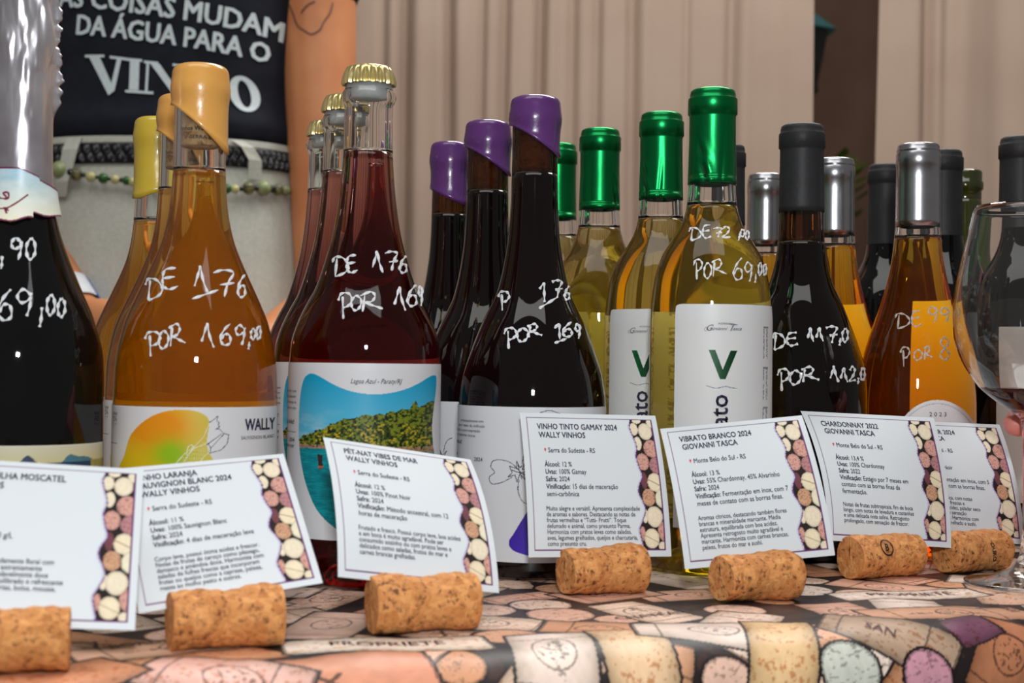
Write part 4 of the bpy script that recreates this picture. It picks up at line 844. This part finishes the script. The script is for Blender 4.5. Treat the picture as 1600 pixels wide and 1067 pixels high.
sh_r, el_r, wr_r = at(30, -150, PD), at(38, 372, 1.70), at(128, 498, 1.62)
hd = at(285, 535, 1.575)
def hand(wr, tip, side, up):
    d = (tip-wr).normalized(); s_ = d.cross(up).normalized(); pm = wr+d*.05
    ch = [[(wr, .026, .75), (wr+d*.03, .032, .62), (wr+d*.075, .036, .5)]]
    for k, l in zip((-1.5, -.5, .5, 1.5), (.062, .074, .078, .066)):
        b0 = wr+d*.075+s_*k*.0185; ch.append([(b0, .0095), (b0+d*l*.45-up*.012, .0085), (b0+d*l*.75-up*.03, .0075), (b0+d*l*.85-up*.045, .0065)])
    t0 = wr+d*.025+s_*side*.03; ch.append([(t0, .012), (t0+d*.03+s_*side*.018-up*.012, .0105), (t0+d*.058+s_*side*.014-up*.022, .0085)])
    return ch
pt = lambda x, z, y=0: Vector((PX+x, PD+y, z))
chains = [[(pt(0, .16), .10, .9), (pt(0, .3), .112, .8), (pt(0, .4), .105, .8), (pt(0, .55), .118, .8), (pt(0, .66), .12, .75), (pt(0, .74), .07, .9), (pt(0, .82), .052), (pt(0, .88), .05)],
          [(pt(0, .86, -.005), .05), (pt(0, .92, -.012), .072, 1.15), (pt(0, .98, -.008), .078, 1.2), (pt(0, 1.03, .0), .06, 1.1)], [(pt(0, .925, -.088), .012), (pt(0, .955, -.088), .009), (pt(0, .975, -.083), .007)],
          [(pt(-.075, .945), .012), (pt(-.078, .975), .014)], [(pt(.075, .945), .012), (pt(.078, .975), .014)],
          [(pt(0, .70), .07), (pt(.12, .715), .06), (sh_l, .056), (sh_l.lerp(el_l, .35), .047), (sh_l.lerp(el_l, .7), .041), (el_l, .037), (el_l.lerp(wr_l, .3), .037), (el_l.lerp(wr_l, .7), .03), (wr_l, .026)],
          [(pt(0, .70), .07), (pt(-.12, .715), .06), (sh_r, .056), (sh_r.lerp(el_r, .35), .047), (sh_r.lerp(el_r, .7), .041), (el_r, .037), (el_r.lerp(wr_r, .3), .037), (el_r.lerp(wr_r, .7), .03), (wr_r, .026)]]
chains += hand(wr_l, hd+Vector((-.02, .0, -.01)), 1, Vector((0, -.5, .85)).normalized())+hand(wr_r, hd+Vector((.01, -.035, -.012)), -1, Vector((0, -.5, .85)).normalized())
fused('body', chains, skin, proot, .005, tuple(RO))
tee = mat('black_cotton', L(29, 31, 39), .85, c2=L(35, 37, 46), scale=40, bump=.25, bscale=700, sheen=.0, spec=.2)
linen = mat('pale_linen', L(194, 194, 184), .85, c2=L(182, 182, 171), scale=220, bump=.3, bscale=900, spec=.2)
def teew(V):
    k = fbm(V[:, 0]*14+5, V[:, 2]*9+3, 4, 3)-.5; V[:, 1] -= k*.007*np.clip((V[:, 2]-.36)*20, 0, 1); t = np.clip((.43-V[:, 2])/.05, 0, 1); V[:, 1] -= .008*np.exp(-((V[:, 2]-.405)/.016)**2); V[:, 0] += (V[:, 0]-PX)*.02*np.exp(-((V[:, 2]-.405)/.016)**2); return V
ts = loft('t_shirt', np.concatenate([[.372], np.linspace(.38, .795, 60)]), lambda z: .010 if z > .385 else .003, tee, proot, teew)
for sgn, sh, el in ((1, sh_l, el_l), (-1, sh_r, el_r)):
    bm = bmesh.new(); a0 = pt(.13*sgn, .705); capsule_chain(bm, [(a0, .062), (sh, .066), (sh.lerp(el, .2), .061)]); me = bpy.data.meshes.new('sleeve'); bm.to_mesh(me); bm.free(); me.transform(Matrix.Translation(-Vector(RO))); me.materials.append(tee); me.polygons.foreach_set('use_smooth', np.full(len(me.polygons), True))
    o = bpy.data.objects.new('sleeve', me); COL.objects.link(o); o.parent = proot
def front(x, z, off):
    a = np.interp(z, tz, ta)+.010; b_ = np.interp(z, tz, tb_)+.010; q = np.clip(np.abs((x-PX)/a), 0, .995); y = PD-b_*(1-q**2.3)**(1/2.3)
    V = np.stack([x, y, z], -1); V2 = teew(V.copy()); V[:, 1] = V2[:, 1]-off; return V-RO
FD = 1.672
def on_shirt(x, y):
    o = [at(a, -b_, FD) for a, b_ in zip(x, y)]; return front(np.array([q.x for q in o]), np.array([q.z for q in o]), .0022)
t = Text()
sl = -math.radians(6.5)
t.add('AS COISAS MUDAM', 88, -8, 30, w=345, rot=-math.radians(7.2), bold=.018)
t.add('DA ÁGUA PARA O', 117, -53, 29, w=297, rot=-math.radians(7.0), bold=.02)
t.build('shirt_lettering', on_shirt, mat('white_shirt_print', L(214, 226, 228), .6, c2=L(204, 216, 220), scale=300), proot, 9)
t = Text()
def G(P, x, y): return [(x+a, y-b_) for a, b_ in P]
def bar(x0, y0, x1, y1, x2, y2, x3, y3): t.poly([(x0, -y0), (x1, -y1), (x2, -y2), (x3, -y3)])
bar(133, 86, 165, 87, 165, 91, 133, 90); bar(139, 88, 157, 89, 180, 141, 171, 150); bar(171, 150, 181, 143, 193, 92, 186, 92); bar(174, 89, 203, 93, 203, 97, 174, 93)
bar(200, 93, 225, 95, 225, 99, 200, 97); bar(206, 96, 221, 98, 219, 143, 204, 142); bar(198, 142, 227, 144, 227, 148, 198, 146)
bar(228, 97, 250, 99, 250, 103, 228, 101); bar(232, 99, 236, 100, 233, 145, 229, 144); bar(226, 144, 242, 145, 242, 149, 226, 148); bar(236, 99, 252, 102, 286, 152, 270, 146); bar(279, 103, 285, 104, 286, 152, 280, 150); bar(272, 101, 296, 104, 296, 108, 272, 105)
for x0 in (300, 326): bar(x0, 107, x0+12, 108, x0+10, 154, x0-2, 153)
bar(310, 128, 328, 130, 328, 134, 310, 132)
oc, oi = [], []
for k in np.linspace(0, 2*math.pi, 29):
    c, s_ = math.cos(k), math.sin(k); oc.append((377+22*c+6*s_*.8, -(142+28*s_))); oi.append((377+9*c+5*s_*.8, -(142+21*s_)))
for i in range(28): t.poly([oc[i], oc[i+1], oi[i+1], oi[i]])
t.build('shirt_serif_word', on_shirt, bpy.data.materials['white_shirt_print'], proot, 9)
# trousers: one continuous garment with two legs
zs = np.linspace(.02, .382, 40)
def trw(V):
    k = fbm(V[:, 0]*12+2, V[:, 2]*7, 14, 3)-.5; V[:, 1] -= k*.008*np.clip((.34-V[:, 2])*9, 0, 1); return V
TORSO_HIP = [(-.75, .0), (.02, .0)]
tz = np.concatenate([[-.0, .02, .1], tz]); ta = np.concatenate([[.178, .178, .176], ta]); tb_ = np.concatenate([[.118, .118, .120], tb_])
loft('trousers', zs, lambda z: .013 if z > .30 else .013+(.30-z)*.02, linen, proot, trw)
for sgn in (-1, 1):
    prof = [(.085, -.745), (.10, -.5), (.105, -.2), (.098, 0), (.09, .06)]
    o = lathe('trouser_leg', [(r, z+.75) for r, z in prof], linen, proot, 40); o.location = (.088*sgn, 0, 0)
    sh = lathe('shoe', [(0, 0), (.05, 0), (.055, .02), (.05, .05), (.04, .08), (0, .085)], mat('dark_shoe', L(40, 36, 34), .5, c2=L(50, 46, 44), scale=30), proot, 30); sh.location = (.088*sgn, -.03, 0); sh.scale = (1, 1.9, 1)
def zpx(y, x=262): return at(x, y, FD).z
def band(name, z0, z1, grow, m, rows=9, wob=None, n=240):
    V = np.concatenate([ring_pts(z, grow, n) for z in np.linspace(z0, z1, rows)]); V = V if wob is None else wob(V, n, rows); return mk(name, V-RO, grid_faces(n, rows, True), m, proot)
band('waistband', zpx(224), zpx(214), .0155, linen, 4)
leather = mat('black_braided_leather', L(20, 20, 22), .3, 0, .5, c2=L(30, 30, 33), scale=60)
def braid(V, n, rows):
    c = np.array([PX, PD, 0]); W = V.reshape(rows, n, 3); i = np.arange(n)[None, :]; j = np.arange(rows)[:, None]; t = j/(rows-1)
    h = np.abs(np.sin(i*.40+t*3.1))*np.abs(np.sin(i*.40-t*3.1+1.5)); h = .0055*h*np.sin(np.clip(t, .0, 1)*math.pi)**.35; d = W-c; d[..., 2] = 0; d /= np.linalg.norm(d, axis=2)[..., None]; W = W+d*h[..., None]; return W.reshape(-1, 3)
band('braided_belt', zpx(258), zpx(226), .016, leather, 22, braid, 700)
def on_hip(px, py, off):
    p = at(px, py, FD); a = np.interp(p.z, tz, ta)+.013; b_ = np.interp(p.z, tz, tb_)+.013; q = min(abs((p.x-PX)/a), .999); y = PD-b_*(1-q**2.3)**(1/2.3); return Vector((p.x, y-off, p.z))
for P in ([(116, 215, 13), (113, 235, 13), (108, 260, 12), (100, 285, 12), (94, 308, 12)], [(368, 217, 9), (385, 228, 9), (396, 248, 9), (394, 278, 9)]):
    V = []
    for i, (x, y, hw) in enumerate(P):
        for o_ in (.012, .014):
            for s_ in (-1, 1): V.append(on_hip(x+hw*s_, y, o_ if i not in (0, len(P)-1) else o_-.008))
    Fc = []
    for i in range(len(P)-1):
        a = i*4; Fc += [(a, a+1, a+5, a+4), (a+2, a+6, a+7, a+3), (a, a+4, a+6, a+2), (a+1, a+3, a+7, a+5)]
    mk('belt_loop', np.array([tuple(v) for v in V])-RO, Fc, linen, proot, False)
jade = [mat('pale_green_stone_bead', L(150, 160, 118), .12, c2=L(126, 138, 92), scale=90), mat('green_jade_bead', L(48, 98, 44), .12, c2=L(36, 82, 34), scale=90), mat('cream_bead', L(196, 192, 140), .15, c2=L(184, 178, 122), scale=90), mat('mottled_dark_bead', L(50, 54, 38), .15, c2=L(140, 134, 84), scale=160), mat('black_bead', L(26, 28, 28), .1, c2=L(40, 42, 42), scale=90)]
string = None
BE = [(62, 258, 7, 3), (70, 263, 7, 4), (96, 266, 14, 0), (115, 271, 6, 4), (125, 275, 9, 3), (136, 276, 4, 4), (149, 279, 8, 2), (159, 280, 3, 4), (169, 282, 8, 1), (179, 283, 3, 4), (188, 284, 7, 2), (198, 285, 4, 4), (206, 286, 7, 1), (216, 288, 7, 2), (226, 290, 8, 1), (237, 292, 7, 2), (248, 294, 8, 3), (260, 296, 7, 1), (272, 297, 7, 2), (284, 298, 8, 0), (296, 299, 7, 2), (308, 299, 8, 1), (320, 299, 7, 2), (332, 298, 7, 2), (343, 297, 6, 4), (356, 296, 8, 1), (368, 296, 7, 2), (377, 295, 4, 4), (387, 293, 10, 3), (398, 292, 5, 4), (408, 291, 12, 0), (420, 291, 6, 4), (427, 291, 9, 3), (437, 290, 8, 0), (446, 288, 8, 3), (453, 286, 6, 4)]
cen = []
for x, y, r, k in BE: p = on_hip(min(x, 452), y, .012); cen.append(p)
bm = bmesh.new(); capsule_chain(bm, [(p, .0009) for p in cen], 6); me = bpy.data.meshes.new('bead_belt'); bm.to_mesh(me); bm.free(); me.transform(Matrix.Translation(-Vector(RO))); me.materials.append(jade[4]); string = bpy.data.objects.new('bead_belt', me); COL.objects.link(string); string.parent = proot
for p, (x, y, r, k) in zip(cen, BE):
    rr = r/1330; o = lathe('bead', [(0, -rr)]+[(rr*math.cos(a), rr*math.sin(a)) for a in np.linspace(-1.3, 1.3, 9)]+[(0, rr)], jade[k], string, 18); o.location = Vector(p)-Vector(RO); o.rotation_euler = (0, 1.57, 0)
# wristband on the arm at the left
dv = (wr_r-el_r).normalized(); c0 = at(121, 482, 1.585); ax = Vector((0, 0, 1)).cross(dv).normalized(); bx = dv.cross(ax)
wb = [mat('blue_wristband', L(30, 92, 170), .5, c2=L(24, 82, 158), scale=60), mat('white_wristband', L(220, 224, 228), .5, c2=L(196, 202, 210), scale=500, detail=1)]
WBQ = -.3
base = el_r.lerp(wr_r, .70); V = []; n = 40; st = [0, .001, .012, .024, .035, .036]
for s_ in st:
    rr = .0325-s_*.06-(.001 if s_ in (0, .036) else 0)
    V += [tuple(base+dv*(s_)+(ax*math.cos(q)+bx*math.sin(q))*rr) for q in np.linspace(0, 2*math.pi, n+1)[:-1]]
mk('wristband', np.array(V)-RO, grid_faces(n, len(st), True), wb, proot, True, fmat=np.tile(np.where(np.abs(np.sin(np.linspace(0, 2*math.pi, n+1)[:-1]*.5+WBQ)) < .22, 0, 1), len(st)-1))
# line tattoo on the upper arm at the right
ink = mat('faded_tattoo_ink', L(84, 62, 58), .6, c2=L(98, 72, 66), scale=300)
def arm_front(px, py):
    r = ray(px, py); best = None; axis = (el_l-sh_l)
    for tt in np.linspace(1.66, 1.80, 300):
        p = Vector((r.x*tt, r.y*tt, CAMH+r.z*tt)); k = np.clip((p-sh_l).dot(axis)/axis.length_squared, 0, 1); rad = float(np.interp(k, [0, .35, .7, 1], [.056, .047, .041, .037]))
        if (p-(sh_l+axis*k)).length < rad+.0006: return p
    return Vector((r.x*1.75, r.y*1.75, CAMH+r.z*1.75))
V = []; Fc = []
for P in ([(452, 8), (458, 22), (464, 38), (476, 48), (487, 53), (500, 46), (506, 34), (516, 20), (520, 4)], [(470, 20), (480, 8), (492, 2)]):
    P = np.array(smoothpoly(P, 5, False)); d = np.gradient(P, axis=0); d /= np.linalg.norm(d, axis=1)[:, None]; o = len(V)
    for p, q in zip(P, d):
        for s_ in (-1, 1): V.append(tuple(arm_front(p[0]-q[1]*1.1*s_, p[1]+q[0]*1.1*s_)))
    Fc += [(o+2*i, o+2*i+1, o+2*i+3, o+2*i+2) for i in range(len(P)-1)]
mk('tattoo', np.array(V)-RO, Fc, ink, proot)
# hand holding the glass, from beyond the right edge
hr_ = empty('person', (.62, .80, -.75), 0, 'person beyond the right edge, one fingertip showing on the wine glass stem', 'person')
hx = lambda x, y, z: Vector((x, y, z))
tipI = at(1589, 662, .846)
ch = [[(hx(.80, .70, .02), .042), (hx(.66, .75, .04), .038), (hx(.47, .815, .07), .028, .8)], [(hx(.47, .815, .07), .028, .8), (hx(.43, .828, .078), .034, .7), (hx(.395, .838, .084), .036, .65)],
      [(hx(.395, .852, .104), .0105), (hx(.355, .862, .104), .0095), (hx(.322, .858, .098), .0088), (tipI, .0086)],
      [(hx(.393, .85, .088), .0105), (hx(.352, .862, .082), .0098), (hx(.322, .852, .074), .009), (hx(.309, .838, .070), .0082)],
      [(hx(.393, .842, .070), .0100), (hx(.355, .852, .060), .0094), (hx(.328, .842, .052), .0085), (hx(.315, .832, .050), .0078)],
      [(hx(.395, .834, .056), .0092), (hx(.362, .840, .044), .0084), (hx(.338, .832, .038), .0076), (hx(.326, .824, .037), .007)],
      [(hx(.43, .805, .09), .014), (hx(.39, .795, .098), .0115), (hx(.352, .800, .096), .0105), (hx(.322, .806, .090), .009)]]
fused('hand_and_forearm', ch, nail, hr_, .0022, (.62, .80, -.75))

# ------------------------------------------------------------------ curtains, room, outside
curt = mat('beige_pink_curtain', L(176, 155, 140), .9, c2=L(169, 147, 132), scale=6, bump=.15, bscale=1200, spec=.1)
CD = 2.36
def curtain(name, label, px0, px1, folds, slant=0.0):
    x0, x1 = (px0-800)/F*CD, (px1-800)/F*CD; nx = int((x1-x0)/.004); x = np.linspace(x0, x1, nx); z = np.linspace(-.745, 1.85, 60); X, Z = np.meshgrid(x, z)
    Y = np.full(X.shape, CD)+.006*np.sin(X*9+Z*.4)+.003*np.sin(X*23)
    for (p, wd, am) in folds:
        xc = (p-800)/F*CD+.012*np.sin(Z*1.7+p)*.6; s_ = wd/F*CD; q = (X-xc)/s_
        am *= .7; Y += am*np.exp(-q**2)-am*.35*np.exp(-((q-2.2)/1.3)**2)
    if slant: X = X+slant*(Z-.4)*np.clip(1-(X-x0)/.25, 0, 1)
    V = np.stack([X, Y, Z], -1).reshape(-1, 3); b0 = V.copy(); b0[:, 1] += .0015; nn = len(V); f = grid_faces(nx, 60)
    o = mk(name, np.concatenate([V, b0]), np.concatenate([f, f[:, ::-1]+nn]), curt); tag(o, label, 'curtain'); return o
curtain('curtain', 'wide beige pleated curtain behind the person and the bottles', -420, 1265, [(-300, 12, .03), (-120, 10, .03), (60, 14, .03), (240, 10, .02), (400, 12, .03), (585, 7, .014), (632, 10, .03), (693, 8, .026), (752, 6, .016), (784, 7, .022), (835, 8, .03), (896, 7, .018), (934, 6, .016), (990, 9, .024), (1062, 5, .01), (1142, 9, .022), (1200, 22, .010)])
curtain('curtain', 'beige curtain at the right of the dark gap, behind the black bottles', 1364, 2050, [(1440, 9, .030), (1475, 14, .016), (1560, 25, .012), (1660, 12, .03), (1780, 14, .03), (1900, 12, .03)], .018)
flo = mat('floor_tiles', L(120, 106, 96), .5, c2=L(104, 92, 84), scale=4)
o = mk('floor', [(-4, -3.5, -.75), (4.5, -3.5, -.75), (4.5, 5, -.75), (-4, 5, -.75)], [(0, 1, 2, 3)], flo, None, False); o['kind'] = 'structure'
wm = mat('exterior_brown_wall', L(184, 146, 126), .9, c2=L(156, 122, 106), scale=3, bump=.3, bscale=30)
o = mk('wall_back', [(-4, 4.6, -.75), (4.5, 4.6, -.75), (4.5, 4.6, 3), (-4, 4.6, 3), (-4, 4.75, -.75), (4.5, 4.75, -.75), (4.5, 4.75, 3), (-4, 4.75, 3)], [(0, 1, 2, 3), (5, 4, 7, 6), (0, 4, 5, 1), (3, 2, 6, 7), (1, 5, 6, 2), (4, 0, 3, 7)], wm, None, False); o['kind'] = 'structure'
# street lantern seen through the gap
lc = at(1258, 60, 3.3); lt = empty('street_lantern', (lc.x, lc.y, -.75), 0, 'dark street lantern with teal roof, half hidden in the gap between the curtains', 'lantern')
z0 = lc.z+.75; dk = mat('dark_lantern_metal', L(44, 46, 44), .5, c2=L(56, 58, 54), scale=20); tl = mat('teal_painted_roof', L(110, 200, 206), .4, c2=L(90, 180, 188), scale=20)
def frus(name, r0, r1, za, zb, m): return lathe(name, [(0, za), (r0, za), (r1, zb), (0, zb)], m, lt, 6, False)
frus('lantern_roof', .075, .012, z0+.015, z0+.065, tl); frus('lantern_glass', .03, .055, z0-.11, z0+.012, dk); frus('lantern_base', .034, .03, z0-.125, z0-.111, dk); frus('post', .018, .014, 0, z0-.126, dk)
# plant outside
pl = empty('plant', (at(1302, 300, 3.0).x, 3.0, -.75), 0, 'green leafy plant behind the gap between the curtains', 'plant'); pz = at(1302, 255, 3.0).z+.75
gm = mat('leaf_green', L(120, 150, 40), .5, c2=L(84, 116, 30), scale=30); V = []; Fc = []
for k in range(40):
    a = random.uniform(0, 6.28); zc = pz-abs(random.gauss(0, .12)); rr = random.uniform(.01, .06); l = .05; o_ = len(V); c = Vector((rr*math.cos(a), rr*math.sin(a), zc)); d = Vector((math.cos(a), math.sin(a), .6)).normalized()*l; s_ = Vector((-math.sin(a), math.cos(a), .2))*.014
    V += [c, c+d*.5+s_, c+d, c+d*.5-s_]; Fc.append((o_, o_+1, o_+2, o_+3))
mk('leaves', [tuple(v) for v in V], Fc, gm, pl); lathe('stem', [(0, 0), (.006, 0), (.004, pz-.02), (0, pz-.02)], mat('plant_stem', L(90, 96, 50), .7, c2=L(70, 78, 40), scale=30), pl, 8)
